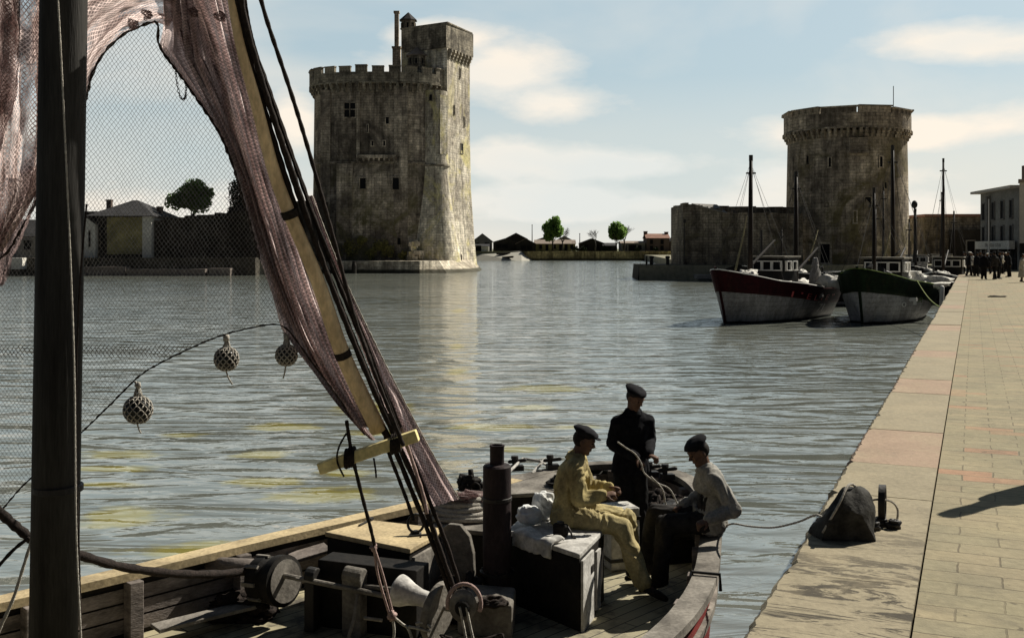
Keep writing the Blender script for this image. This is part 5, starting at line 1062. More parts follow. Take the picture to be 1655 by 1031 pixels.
mb.beam(A_+nn+V3(0, 0, .97), lerp(A_, B_, .42)+nn+V3(0, 0, .97), .02, .58); mb.beam(lerp(A_, B_, .55)+nn+V3(0, 0, .96), lerp(A_, B_, .7)+nn+V3(0, 0, .96), .02, .5); mb.build('lit_casing_side', WHB, ch)  # strips put the sunlight on the casing's right face into white colour
mb = MB(); p = lerp(A_, B_, .3)+nn*1.8; mb.beam(p+V3(0, 0, 1.12), p+V3(.02, .06, 1.12), .02, .06); mb.build('latch', IRON, ch)
# cloth folded over the near edge of the casing
mb = MB(); u_ = (Vector((.55, 8.57, 0))-Vector((-.04, 9.3, 0))).normalized(); v_ = Vector((u_.y, -u_.x, 0)); v_ = v_ if v_.y < 0 else -v_
def clo(a, t):
    p = Vector((-.04, 9.3, 0))+u_*(.12+a*.5); k = t*.26-.12; z = 1.335+.015*noise.noise(Vector((a*6, t*5, 0)))
    if k > 0: z -= k*.9; p = p+v_*(.03+.02*noise.noise(Vector((a*9, t*3, 4))))
    else: p = p-v_*(-k)
    return Vector((p.x, p.y, z+(.02*math.sin(a*9) if k < 0 else .0)))
mb.grid(clo, 20, 12); tag(mb.build('folded_cloth', WHB, smooth=True, thick=.02), 'pale cloth draped over the near edge of the white-topped engine casing', 'cloth')
# low box forward of the casing
bx_ = pr('fish_hold_cover', [tuple(G(740, 966, .98).xy), tuple(G(828, 974, .98).xy), tuple(G(834, 944, .98).xy), tuple(G(738, 936, .98).xy)], DZ, .96, WOODG, None, bevel=.025)
pr('coil_platform', gp((702, 852), (792, 862), (800, 828), (706, 818), z=1.15), DZ, 1.12, WOODD, WOODG, lip=.02)
# exhaust
mb = MB(); c = Vector((-.13, 9.12, 0)); mb.lathe(c, [(.122, DZ), (.122, 1.2), (.124, 1.2), (.122, 1.915), (.108, 1.93), (.062, 1.935), (.062, 2.08), (.066, 2.085), (.066, 2.1), (.05, 2.1), (.05, 2.0)], 28)
mb.build('exhaust_pipe', mat('rusty_funnel', (.05, .036, .036), (.022, .017, .018), .7, 4, (1, 1, .4), grain=30, bmp=.5), boat, smooth=40)
# mast with bands
mb = MB(); mb.tube([V3(-2.845, 6.5, DZ-.02), V3(-2.80, 6.5, 3.4), V3(-2.76, 6.5, 6), V3(-2.7, 6.5, 10)], [.142, .14, .138, .115], 28); ma = mb.build('mast', MASTM, boat, smooth=True)
for z in (1.3, 2.3): mb = MB(); mb.lathe((-2.83+(z-1)*.018, 6.5, z), [(.141, 0), (.149, .005), (.149, .04), (.141, .045)], 28); mb.build('mast_band', IRON, ma)
# winch : posts, shaft, drums
wA, wB = V3(-2.02, 8.72, 1.12), V3(-.50, 8.14, 1.02); wd = (wB-wA).normalized()
wi = MB().tube([wA, wB+wd*.12], .022, 10).build('winch_shaft', WOODG, boat)
def drum(name, t, prof, mm): mb = MB(); mb.lathe(lerp(wA, wB, t), prof, 24, axis=wd); return mb.build(name, mm, wi, smooth=35)
p = W(415, 938, 8.9); wA2 = W(418, 934, 8.85); wd2 = (W(485, 941, 8.6)-wA2).normalized()
mb = MB(); mb.lathe(wA2, [(.16, 0), (.185, .02), (.19, .12), (.165, .15), (.165, .20), (.205, .22), (.21, .30), (.18, .305), (.17, .31), (.03, .312)], 26, axis=wd2); dr = mb.build('warping_drum', WOODD, wi, smooth=35)
mb = MB(); mb.lathe(wA2+wd2*.312, [(.175, 0), (.175, .006), (.03, .012)], 26, axis=wd2); mb.build('drum_face', WOODG, dr)
a_ = Vector((0, 0, 1)).cross(wd2).normalized(); c_ = wd2.cross(a_)
for k in range(8):
    mb = MB(); t = 2*PI*k/8; q = wA2+(a_*math.cos(t)+c_*math.sin(t))*.19; mb.beam(q, q+wd2*.14, .03, .018, up=tuple(a_*math.cos(t)+c_*math.sin(t)))
    mb.build('whelp', WOODG, dr)
mb = MB(); mb.tube([W(330, 912, 9.05), W(425, 918, 8.9)], [.07, .075], 14); mb.build('timber_bar', WOODP, wi, smooth=True)
for px, py, Yp, h_ in ((573, 930, 8.5, .17), (505, 930, 8.62, .09)):
    q = W(px, py, Yp); mb = MB(); mb.box((q.x, q.y, (q.z+DZ)/2), (h_, .12, q.z-DZ), -.35); mb.lathe(q-wd*h_/2, [(.07, 0), (.07, h_)], 14, axis=wd); mb.build('winch_post', WOODG if h_ > .1 else IRON, wi, bevel=.01)
q0 = W(641, 952, 8.3); q1 = W(700, 972, 8.15); d_ = (q1-q0).normalized()
mb = MB(); mb.lathe(q0, [(.02, -.01), (.10, 0), (.125, .02), (.118, .06), (.085, .14), (.065, .22), (.062, .30)], 26, axis=d_); mb.build('capstan_head', WHB, wi, smooth=50)
mb = MB(); mb.lathe(W(703, 985, 8.15), [(.02, 0), (.225, 0), (.225, .06), (.02, .06)], 28, axis=d_); mb.build('brake_wheel', WOODG, wi, bevel=.008)
for tt, rr in (([W(590, 947, 8.45), W(645, 953, 8.3)], .02), ([W(588, 998, 8.3), W(618, 1002, 8.3)], .015), ([W(578, 960, 8.4), W(572, 1000, 8.3), W(560, 1040, 8.2)], .014), ([W(478, 935, 8.6), W(534, 945, 8.55)], .016)): mb = MB(); mb.tube(tt, rr, 8); mb.build('winch_rod', WOODG, wi)
mb = MB(); c0 = W(600, 940, 8.55); mb.box((c0.x, c0.y+.12, .95), (.9, .25, .56), -.35); mb.build('winch_bed', WOODD, wi, bevel=.01)
# bow knee, cleats, bitts on the stern rail
for px, py, nm in ((1053, 770, 'cleat'), (1079, 774, 'cleat'), (836, 760, 'fairlead'), (893, 758, 'fairlead')):
    q = G(px, py, 1.21); mb = MB(); mb.box(q+V3(0, 0, .03), (.14, .1, .06), .2); mb.lathe(q+V3(-.03, 0, .05), [(.03, 0), (.028, .07), (.045, .09), (.04, .12)], 10); mb.tube([q+V3(-.09, 0, .1), q+V3(.09, 0, .12)], .022, 8, round_=True); mb.build(nm, IRON, boat)
mb = MB(); mb.tube([G(808, 776, 1.2)+V3(0, 0, .0), G(845, 752, 1.25)+V3(0, 0, .08), G(872, 745, 1.3), G(885, 752, 1.21)], .018, 8); mb.tube([G(860, 765, 1.2), G(880, 742, 1.3)], .02, 8); mb.build('davit', WHB, boat)
mb = MB(); c = V3(1.7, 10.7, DZ); mb.box(c+V3(0, 0, .2), (.45, .5, .4), .3); mb.lathe(c+V3(-.1, -.2, .3), [(.14, 0), (.10, .1), (.10, .2), (.15, .28), (.1, .3)], 16, axis=(.9, -.3, .2)); mb.ball(c+V3(0, .1, .42), (.2, .16, .12), 12, 8, nz=.6); mb.build('stern_winch', IRON, boat)
mb = MB(); p = loop; 
for zz in (1.215,): pass
k0 = [q for q in range(nL) if abs(loop[q].x-1.5) < .2 and loop[q].y < 8.5][0]; q = Vector((a[k0].x, a[k0].y, 1.22)); q2 = Vector((b_[k0].x, b_[k0].y, 1.22))
mb.tube([q+(q-q2)*.15-V3(0, 0, .12), q+(q-q2)*.12+V3(0, 0, .01), q2+V3(0, 0, .012), q2-V3(0, 0, .12)], .014, 8); mb.build('rail_strap', IRON, boat)
# thwart plank and loose boards by the port side
mb = MB(); mb.beam(W(250, 1015, 8.3), W(425, 972, 8.9), .18, .03); tag(mb.build('loose_plank', WOODG, bevel=.005), 'pale loose plank on the deck under the port bulwark, left of the warping drum', 'plank')
mb = MB(); mb.beam(W(470, 902, 9.45), W(530, 884, 9.6), .25, .03); tag(mb.build('loose_plank', WOODP, bevel=.005), 'short pinkish board by the port rail just above the warping drum', 'plank')

# ------------------------------------------------------------------ nets
def netmat(name, c1, c2, cell, open_, streak=(1, 1, 1), dark=.5, wires=.6):
    m, nt, b = nodes(name); uv = mapping(nt, 'UV'); sx = N(nt, 'ShaderNodeSeparateXYZ'); nt.links.new(uv, sx.inputs[0])
    dn = noisef(nt, uv, 6, 3, .6)
    def tri(sign):
        a = N(nt, 'ShaderNodeMath', operation='MULTIPLY_ADD'); nt.links.new(sx.outputs[1], a.inputs[0]); a.inputs[1].default_value = sign/cell; nt.links.new(dn, a.inputs[2])
        c = N(nt, 'ShaderNodeMath', operation='MULTIPLY_ADD'); nt.links.new(sx.outputs[0], c.inputs[0]); c.inputs[1].default_value = .75/cell; nt.links.new(a.outputs[0], c.inputs[2])
        f = N(nt, 'ShaderNodeMath', operation='FRACT'); nt.links.new(c.outputs[0], f.inputs[0])
        g = N(nt, 'ShaderNodeMath', operation='SUBTRACT'); nt.links.new(f.outputs[0], g.inputs[0]); g.inputs[1].default_value = .5
        h = N(nt, 'ShaderNodeMath', operation='ABSOLUTE'); nt.links.new(g.outputs[0], h.inputs[0]); return h.outputs[0]
    mx = N(nt, 'ShaderNodeMath', operation='MAXIMUM'); nt.links.new(tri(1), mx.inputs[0]); nt.links.new(tri(-1), mx.inputs[1])
    wire = ramp(nt, mx.outputs[0], .5-wires*.25, .5-wires*.2)
    st = noisef(nt, mapping(nt, 'UV', (1.1, 9, 1)), 1.6, 6, .65, .5); sm = ramp(nt, st, .44, .60)
    c = mixc(nt, sm, c1, c2); c = mixc(nt, wire, mixc(nt, 1.0, c, (dark, dark, dark), 'MULTIPLY'), c)
    gn = noisef(nt, uv, 30, 4, .7); c = mixc(nt, 1.0, c, ramp(nt, gn, .3, .7, (.6, .6, .6, 1), (1.3, 1.3, 1.3, 1)), 'MULTIPLY')
    nt.links.new(c, b.inputs['Base Color']); b.inputs['Roughness'].default_value = .95; b.inputs['Specular IOR Level'].default_value = .1
    big = noisef(nt, mapping(nt, 'UV', (1, 3, 1)), 1.4, 5, .6); om = ramp(nt, big, .62-open_*.3, .78-open_*.3)
    inv = N(nt, 'ShaderNodeMath', operation='SUBTRACT'); inv.inputs[0].default_value = 1; nt.links.new(wire, inv.inputs[1])
    mm = N(nt, 'ShaderNodeMath', operation='MULTIPLY'); nt.links.new(inv.outputs[0], mm.inputs[0]); nt.links.new(om, mm.inputs[1])
    al = N(nt, 'ShaderNodeMath', operation='SUBTRACT'); al.inputs[0].default_value = 1; nt.links.new(mm.outputs[0], al.inputs[1]); pass
    bump(nt, b, wire, .5, .006)
    tl = N(nt, 'ShaderNodeBsdfTranslucent'); nt.links.new(c, tl.inputs[0]); tr = N(nt, 'ShaderNodeBsdfTransparent')
    m1 = N(nt, 'ShaderNodeMixShader'); m1.inputs[0].default_value = .75; nt.links.new(b.outputs[0], m1.inputs[1]); nt.links.new(tl.outputs[0], m1.inputs[2])
    m2 = N(nt, 'ShaderNodeMixShader'); nt.links.new(al.outputs[0], m2.inputs[0]); nt.links.new(tr.outputs[0], m2.inputs[1]); nt.links.new(m1.outputs[0], m2.inputs[2])
    nt.links.new(m2.outputs[0], nt.nodes['Material Output'].inputs['Surface']); return m
NETP = netmat('pink_net', (.97, .80, .77), (.42, .32, .31), .019, .1, dark=.5)
NETR = netmat('pink_net_tail', (.74, .58, .56), (.36, .27, .26), .017, -.1, dark=.42)
NETO = netmat('open_pink_net', (.95, .76, .71), (.34, .25, .23), .028, .45, dark=.35)
NETD = netmat('dark_net', (.34, .25, .24), (.08, .06, .06), .022, .7)
TWINE = mat('net_twine', (.30, .285, .27), (.19, .18, .17), .95, 20, bmp=0)
TWINEL = mat('pale_net_twine', (.26, .25, .24), (.16, .155, .15), .95, 20, bmp=0)
def netY(x, y): return 7.0+.0012*y+.3*(1-x/450.0 if x < 450 else 0)
def gathered(name, Lp, Rp, mm, root, dy=0, folds=7, amp=.035, nu=70, nv=46, seed=0, par=None):
    yl = [(y, x) for x, y in Lp]; yr = [(y, x) for x, y in Rp]; n = len(Lp)-1; nr = len(Rp)-1
    def fn(u, v):
        a = polyat([Vector(p) for p in Lp], u); b = polyat([Vector(p) for p in Rp], u); p = lerp(a, b, v)
        Yv = netY(p.x, p.y)+dy; ph = v*folds*2*PI+2.2*noise.noise(Vector((u*2.3, v*3, seed)))+1.3*math.sin(u*3+seed)
        wv = W(p.x, p.y, Yv); k = amp*(math.sin(ph)+.5*math.sin(ph*2.3+u*7))+.02*noise.noise(Vector((u*14, v*9, seed+5)))
        e = min(v, 1-v)*6; e = min(1, e)
        return wv+Vector((.25*k*e, k, 0))
    A0 = W(*Lp[0], 7); Ln = sum((W(*Lp[i], 7)-W(*Lp[i+1], 7)).length for i in range(n)); Wd = (W(*Lp[n//2], 7)-W(*Rp[nr//2], 7)).length
    mb = MB(); mb.grid(fn, nu, nv, uvs=(Ln, max(Wd*1.8, .2))); return mb.build(name, mm, root, smooth=True, clean=False)
net = empty('fishing_net', W(260, 500, 7.4), 'large fishing net hoisted beside the mast, thin grey mesh with gathered pink folds', 'fishing net')
Ledge = [(262, 40), (256, 75), (300, 135), (345, 200), (370, 250), (388, 310), (410, 390), (440, 470), (455, 530), (500, 590), (545, 650), (590, 700)]
spL = [(368, -60), (372, -20), (380, 40), (398, 110), (420, 190), (440, 265), (463, 340), (485, 410), (510, 480), (540, 560), (568, 625), (600, 690)]
top = [(250, -60)]
gathered('gathered_fold', [(262, -60), (262, -10)]+Ledge, [(330, -60), (338, 0), (350, 60), (368, 120), (390, 200), (410, 270), (430, 340), (450, 410), (475, 480), (505, 560), (540, 620), (575, 670), (600, 705), (606, 712)], NETP, net, .03, 6, .03, seed=1)
gathered('gathered_fold', [(300, -60), (312, 0), (335, 60), (358, 130), (382, 210), (402, 280), (424, 350), (447, 420), (470, 490), (500, 560), (538, 625), (580, 690)], spL, NETP, net, -.04, 5, .025, seed=4)
gathered('gathered_fold', [(268, -60), (275, 10), (300, 90), (335, 150), (362, 220), (392, 290), (410, 360), (436, 430), (462, 500), (500, 570), (535, 620), (570, 670)], [(330, -60), (335, 10), (352, 90), (380, 160), (402, 230), (425, 300), (446, 370), (468, 440), (492, 510), (520, 570), (550, 625), (580, 680)], NETD, net, .07, 7, .03, seed=9)
# arch of gathered netting between mast and folds, and the piece left of the mast
gathered('gathered_fold', [(100, -60), (110, 60), (125, 160), (139, 185)][::-1]+[], [(330, -60), (300, -20), (262, 48), (262, 52)][::-1], NETP, net, .05, 3, .03, seed=12) if False else None
archB = [(60, 360), (100, 250), (138, 165), (150, 118), (170, 84), (200, 55), (228, 43), (256, 38), (275, 44)]
archT = [(60, -60), (90, -60), (120, -60), (150, -60), (180, -60), (210, -60), (240, -60), (270, -60), (300, -60)]
gathered('gathered_fold', archT, archB, NETO, net, .02, 3, .02, 60, 40, seed=15)
gathered('gathered_fold', [(-60, -60), (-50, 40), (-45, 120), (-40, 220), (-35, 330), (-30, 430)], [(90, -60), (90, 40), (88, 120), (80, 210), (62, 300), (8, 400)], NETO, net, -.06, 4, .03, 60, 40, seed=19)
gathered('gathered_fold', [(-60, -60), (-40, 60), (-40, 150), (-30, 230)], [(34, -60), (36, 60), (30, 150), (2, 245)], NETD, net, -.1, 3, .03, 40, 24, seed=22)
gathered('gathered_fold', [(-40, 300), (-40, 360), (-30, 420), (-20, 470)], [(85, 260), (60, 330), (30, 400), (6, 460)], NETD, net, .0, 4, .03, 40, 24, seed=29)
# tail of the net, right of the spar
gathered('net_tail', [(498, 318), (512, 365), (534, 430), (556, 490), (580, 550), (606, 620), (634, 690), (668, 765), (696, 820)], [(504, 316), (522, 362), (548, 430), (574, 488), (600, 542), (630, 605), (664, 668), (702, 738), (742, 806)], NETR, net, .06, 3, .02, 70, 30, seed=31)
# thin mesh: every strand is a thin twine, knots in a diamond lattice
def botY(x): return interp(((-40, 850), (0, 826), (30, 792), (58, 765), (130, 700), (180, 652), (230, 604), (290, 571), (350, 545), (400, 531), (450, 524), (480, 545)), x)
def rightX(y): return interp(((-60, 262), (40, 262), (75, 258), (135, 300), (200, 345), (250, 370), (310, 388), (390, 410), (470, 440), (530, 455), (900, 455)), y)+10
def topY(x): return interp(((-40, 380), (60, 300), (100, 240), (138, 150), (170, 80), (200, 50), (262, 34), (300, -60)), x)
mb = MB(); mbl = MB(); DXc, DYc = 6.8, 9.2
def npos(i, j):
    x = -30+i*DXc/2; y = -10+j*DYc/2; q = Vector((x*.006, y*.006, 1))
    x2 = x+7*noise.noise(q)+2.5*noise.noise(q*4)+rnd.uniform(-.7, .7)+.015*(y-400)*math.sin(x*.01); y2 = y+9*noise.noise(q+Vector((9, 3, 0)))+.06*(x-200)+rnd.uniform(-.7, .7)
    return x2, y2
cache = {}
def nP(i, j):
    if (i, j) not in cache:
        x, y = npos(i, j); Yv = netY(x, y)+.06*math.sin(x*.02+y*.008)+.03*noise.noise(Vector((x*.02, y*.02, 3))); cache[(i, j)] = (W(x, y, Yv), x, y)
    return cache[(i, j)]
for i in range(0, 150):
    for j in range(0, 196):
        if (i+j) % 2: continue
        for dj in (1, -1):
            if j+dj < 0: continue
            a, x, y = nP(i, j); b, x1, y1 = nP(i+1, j+dj)
            ok = all(topY(xx)-6 < yy < botY(xx) and xx < rightX(yy) for xx, yy in ((x, y), (x1, y1)))
            if ok:
                d = (b-a).normalized(); s1 = d.cross(Vector((0, 1, 0))).normalized(); s2 = d.cross(s1); R_ = .0013 if not (560 < y < 575) else .003
                tgt = mb; vs = [p+(s1*math.cos(t)+s2*math.sin(t))*R_ for p in (a, b) for t in (0, 2.09, 4.19)]
                tgt.add(vs, [(0, 1, 4, 3), (1, 2, 5, 4), (2, 0, 3, 5)])
mb.build('mesh_panel', TWINE, net, clean=False)
def edge_rope(name, pts, r, mm, parent, dy=0, wob=2, n=5, wrap=True):
    pp = smooth_path([W(x, y, netY(x, y)+dy) for x, y in pts], n)
    if wrap:   # laid rope: small bumps along its length
        dense = []
        for p, q in zip(pp, pp[1:]):
            k_ = max(1, int((q-p).length/.02)); dense += [lerp(p, q, k/k_) for k in range(k_)]
        pp = dense+[pp[-1]]; rr = [r*(1+.35*math.sin(i*1.9)+rnd.uniform(-.15, .15)) for i in range(len(pp))]
        pp = [p+Vector((rnd.uniform(-1, 1), 0, rnd.uniform(-1, 1)))*r*.35 for p in pp]
    else: rr = r
    m_ = MB(); m_.tube(pp, rr, 6); return m_.build(name, mm, parent, smooth=True, clean=False)
edge_rope('headrope', [(-30, 845), (0, 826), (30, 792), (58, 765), (130, 700), (180, 652), (230, 604), (290, 571), (350, 545), (400, 531), (450, 525), (475, 545), (500, 580), (535, 625), (560, 660)], .0065, ROPED, net, -.01)
edge_rope('headrope', [(-30, 440), (10, 410), (40, 360), (80, 290), (110, 230), (139, 160), (150, 118), (170, 84), (200, 56), (228, 43), (254, 38), (258, 75), (300, 135), (345, 200), (370, 250), (392, 320), (420, 420)], .009, ROPED, net, -.01)
edge_rope('tail_cord', [(504, 316), (548, 430), (600, 542), (664, 668), (702, 738), (742, 806)], .005, ROPEL, net, .05)
# little chain hanging from the net edge
mb = MB(); path = smooth_path([W(x, y, 7.15) for x, y in ((284, 112), (286, 135), (292, 158), (299, 158), (301, 140))], 5)
for k, p in enumerate(path[:-1]):
    d = (path[k+1]-p).normalized(); s_ = d.cross(Vector((0, 1, 0))) if k % 2 else Vector((0, 1, 0)); mb.tube([p+d*.014*math.cos(t)+s_*.007*math.sin(t)+d*.01 for t in [2*PI*q/8 for q in range(9)]], .0022, 5)
mb.build('chain_loop', IRON, net, clean=False)
for x, y in ((312, 20), (357, 27), (238, 24), (215, 40)): mb = MB(); mb.ball(W(x, y, netY(x, y)-.07), (.035, .03, .03), 14, 10, nz=.8); mb.build('gathered_knot', NETD, net)
# net floats
def float_(lb, px, py, r, tail, seed):
    c = W(px, py, netY(px, py)-.02); ft = empty('net_float', c, lb, 'net float', 'floats hanging from the net')
    mb = MB(); mb.ball(c, r, 24, 16, nz=.06); mb.build('glass_ball', plain('dark_glass', (.012, .014, .013), .25), ft, smooth=True)
    mb = MB(); n1, n2 = 12, 9; topk = c+V3(.0, 0, r*1.75)
    def P(i, j):
        th = PI*(.10+.80*j/n2); ph = 2*PI*(i+.5*(j % 2))/n1; q = r*1.03
        return c+Vector((q*math.sin(th)*math.cos(ph), q*math.sin(th)*math.sin(ph), q*math.cos(th)))
    for j in range(n2):
        for i in range(n1):
            for d in ((0, 1) if j % 2 == 0 else (0, 1)):
                i2 = i+d-(1 if j % 2 == 0 else 0); mb.tube([P(i, j), (P(i, j)+P(i2, j+1)).normalized()*0+(P(i, j)+P(i2, j+1))/2+((P(i, j)+P(i2, j+1))/2-c).normalized()*.003, P(i2, j+1)], .0045, 5)
    for i in range(n1): mb.tube([P(i, 0), lerp(P(i, 0), topk, .6)+V3(rnd.uniform(-.01, .01), 0, 0), topk], .005, 5)
    mb.build('rope_netting', ROPEL, ft, smooth=True, clean=False)
    mb = MB(); mb.ball(topk, (.022, .02, .03), 10, 8, nz=.6); mb.tube([topk, topk+V3(-.02, 0, .03), W(px+tail[2], tail[3], netY(px, py)-.02)], .009, 6); mb.build('knot', ROPEL, ft, smooth=True)
    mb = MB(); e = c-V3(0, 0, r); mb.tube(smooth_path([e+V3(.0, -.02, .01), e+V3(tail[0]*.4, -.02, tail[1]*.5), e+V3(tail[0], -.02, tail[1])], 5), .006, 6); mb.build('rope_end', ROPEL, ft, smooth=True)
float_('netted glass float in the middle of the three, hanging below the sagging net edge', 366, 580, .086, (.05, -.10, -4, 546), 1)
float_('netted glass float closest to the gathered pink folds', 463, 574, .076, (-.02, -.09, 2, 540), 2)
float_('largest and lowest netted glass float, closest to the mast', 223, 662, .103, (.03, -.07, -6, 618), 3)
# ------------------------------------------------------------------ spar, ropes, blocks
def rope(name, lb, pts, r, mm, cat='rope', n=6, grp=None, lay=True, seg_=7):
    pp = smooth_path(pts, n); m_ = MB()
    if lay:
        dense = []
        for p, q in zip(pp, pp[1:]):
            k_ = max(1, int((q-p).length/(r*2.2))); dense += [lerp(p, q, k/k_) for k in range(k_)]
        pp = dense+[pp[-1]]; rr = [r*(1+.13*math.sin(i*2.1)) for i in range(len(pp))]
    else: rr = r
    m_.tube(pp, rr, seg_); return tag(m_.build(name, mm, smooth=True, clean=False), lb, cat, grp)
sp = empty('derrick_spar', W(612, 700, 7.8), 'long ochre spar slanting up to the left between the net folds and dark ropes', 'spar')
pts = [W(366, -60, 6.9), W(385, 60, 7.0), W(412, 160, 7.1), W(450, 300, 7.28), W(512, 450, 7.46), W(555, 575, 7.62), W(612, 695, 7.8)]
mb = MB(); mb.tube(smooth_path(pts, 4), [lerp(.022, .062, (k/24)**.8) for k in range(25)], 16); mb.build('spar', mat('ochre_spar', (.86, .66, .40), (.60, .45, .27), .8, 3, (1, 1, .4), grain=30), sp, smooth=True)
for t in (.55, .83): mb = MB(); p = polyat(pts, t); d = (pts[-1]-pts[-3]).normalized(); mb.lathe(p, [(.05, -.03), (.062, -.025), (.062, .025), (.05, .03)], 16, axis=d); mb.build('spar_lashing', ROPED, sp)
cr = empty('crosspiece', W(596, 728, 7.7), 'short ochre wooden crosspiece lashed across the foot of the spar', 'crosspiece')
mb = MB(); mb.beam(W(516, 757, 7.68), W(675, 703, 7.66), .085, .085); mb.build('bar', mat('yellow_paint_wood', (.85, .73, .36), (.68, .57, .28), .8, 5), cr, bevel=.008)
for px, py in ((566, 739), (640, 716)):
    mb = MB()
    for k in range(4): c = W(px-6+k*4, py+2-k*1.3, 7.68); mb.tube([c+V3(.0, .065*math.cos(t), .065*math.sin(t)) for t in [2*PI*q/12 for q in range(13)]], .013, 6)
    mb.build('lashing', ROPED, cr, smooth=True)
GR = 'dark hoisting ropes beside the spar'
defs = [((386, -50), (395, 30), (432, 160), (476, 290), (520, 420), (566, 540), (608, 640), (640, 710), (680, 800), (715, 900), (738, 965)),
 ((379, -50), (391, 40), (424, 165), (466, 300), (508, 430), (550, 545), (596, 645), (634, 718), (664, 790), (700, 880), (728, 960)),
 ((376, -50), (386, 30), (414, 140), (452, 270), (492, 395), (530, 500), (560, 590), (590, 650), (622, 705)),
 ((382, -50), (398, 60), (440, 190), (486, 330), (530, 440), (574, 550), (616, 650), (650, 722)),
 ((390, -50), (402, 50), (436, 150), (482, 280), (540, 440), (590, 560), (634, 660), (662, 730), (690, 800), (722, 880), (744, 950))]
for k, d in enumerate(defs):
    n_ = len(d); rope('hoisting_rope', ['thick dark rope beside the spar, second from the right, running down to the pulley block', 'dark rope lying closest to the right side of the ochre spar, ending at the winch', 'thin dark rope crossing in front of the ochre spar, ends at the crosspiece', 'dark rope between the spar and the pink net tail, ends at the crosspiece', 'outermost dark rope of the bundle beside the spar, ends above the wooden block'][k],
        [W(x, y, netY(500, y)+(-.06 if k != 2 else -.09)+k*.015) for x, y in d], (.021, .019, .011, .014, .017)[k], ROPED, grp=GR)
rope('stay', 'single taut dark stay right of the net, crossing in front of the keep', [W(x, y, 6.9+.0009*y) for x, y in ((412, -40), (430, 30), (470, 150), (502, 255), (540, 390), (572, 510), (604, 600), (640, 690), (652, 720))], .015, ROPED, 'stay')
rope('stay', 'thin dark line close along the right edge of the net folds', [W(x, y, 7.0+.0011*y) for x, y in ((392, -40), (408, 60), (450, 190), (498, 325), (545, 440), (590, 545), (625, 640), (655, 720))], .007, ROPED, 'stay')
rope('halyard', 'thin pale halyard running down the front of the mast', [V3((x-CX)/F*6.33, 6.33, HC-(y-HZ)/F*6.33) for x, y in ((90, -60), (97, 60), (104, 200), (113, 400), (120, 600), (123, 850), (131, 1031), (138, 1180))], .0055, ROPEL)
rope('halyard', 'second thin rope hanging beside the right edge of the mast', [V3((x-CX)/F*6.4, 6.4, HC-(y-HZ)/F*6.4) for x, y in ((140, 330), (128, 480), (122, 700), (128, 900), (134, 1180))], .006, ROPED)
rope('pendant_rope', 'dark rope hanging from the crosspiece and splitting into a pink bridle', [W(x, y, 7.62+(y-690)*.0015) for x, y in ((560, 680), (566, 720), (571, 745), (586, 805), (598, 850), (605, 880))], .014, ROPED)
br_ = empty('rope_bridle', W(633, 995, 8.0), 'pinkish double rope bridle knotted at both ends above the winch', 'rope')
for q in (-1, 1): m_ = MB(); pp = smooth_path([W(604, 882, 7.9), W(612+q*4+3, 930, 7.92), W(632+q*3, 992, 7.95)], 6); m_.tube(pp, .010, 7); m_.build('strand', ROPEP, br_, smooth=True)
for px, py, rr in ((604, 884, .028), (633, 995, .034)): m_ = MB(); m_.ball(W(px, py, 7.93), (rr, rr, rr*1.1), 12, 9, nz=.8); m_.build('knot', ROPEP, br_, smooth=True)
for pp in (((634, 998), (637, 1020), (633, 1050)), ((638, 998), (650, 1008), (660, 1016), (668, 1040)), ((660, 1012), (680, 1016), (695, 1020)), ((672, 1008), (684, 1006), (696, 1014))): m_ = MB(); m_.tube(smooth_path([W(x, y, 7.95) for x, y in pp], 5), .011, 7); m_.build('strand', ROPEL, br_, smooth=True)
bk = empty('pulley_block', W(745, 985, 8.0), 'round pale wooden pulley block hooked at the foot of the dark ropes', 'pulley block')
c = W(748, 978, 7.95); m_ = MB(); m_.ball(c, (.105, .06, .125), 20, 14); m_.build('shell', WOODG, bk, smooth=True)
m_ = MB(); m_.lathe(c+V3(0, -.075, 0), [(.05, -.012), (.06, 0), (.05, .012)], 16, axis=(0.2, 1, 0)); m_.build('sheave', WOODD, bk)
for q in (0, 1): m_ = MB(); m_.tube(smooth_path([c+V3(-.02+q*.05, -.085, .02), c+V3(.01+q*.05, -.10, -.12), c+V3(.05+q*.06, -.10, -.34)], 5), .010, 7); m_.build('fall', ROPEL, bk, smooth=True)
m_ = MB(); m_.tube([c+V3(.11*math.cos(t)*1.15+.01, .01, .13*math.sin(t)*1.15+.01) for t in [PI*k/14-.4 for k in range(18)]], .016, 8); m_.build('strop', ROPEP, bk, smooth=True)
for k, (pp, lb) in enumerate(((((620, 690), (628, 730), (645, 775), (660, 815), (668, 840)), 'loose chain-like rope hanging from the crosspiece foot toward the hatch'), (((648, 690), (668, 750), (684, 800), (690, 830)), 'pinkish rope end alongside the dark ropes over the hatch'), (((560, 700), (548, 722), (545, 745), (556, 770)), 'small dark loop of cord hanging at the left end of the crosspiece'), (((604, 740), (607, 760), (608, 772)), 'short cord dangling under the middle of the crosspiece'))):
    rope('loose_rope', lb, [W(x, y, 7.62+(.2 if k < 2 else 0)) for x, y in pp], .014 if k < 2 else .007, (ROPED, ROPEP, ROPED, ROPED)[k])
rope('hawser', 'thick dark hawser sagging from the left frame edge past the mast to the warping drum', [W(x, y, Yd) for x, y, Yd in ((-40, 790, 6.9), (5, 832, 7.0), (35, 858, 7.05), (62, 876, 7.1), (130, 897, 7.3), (200, 916, 7.7), (290, 927, 8.1), (370, 926, 8.6), (415, 918, 8.85))], .032, ROPED, 'hawser', seg_=12)
rope('shroud', 'dark rope slanting at the bottom left corner, left of the mast', [W(x, y, 6.9) for x, y in ((48, 868), (20, 890), (-20, 935))], .012, ROPED)
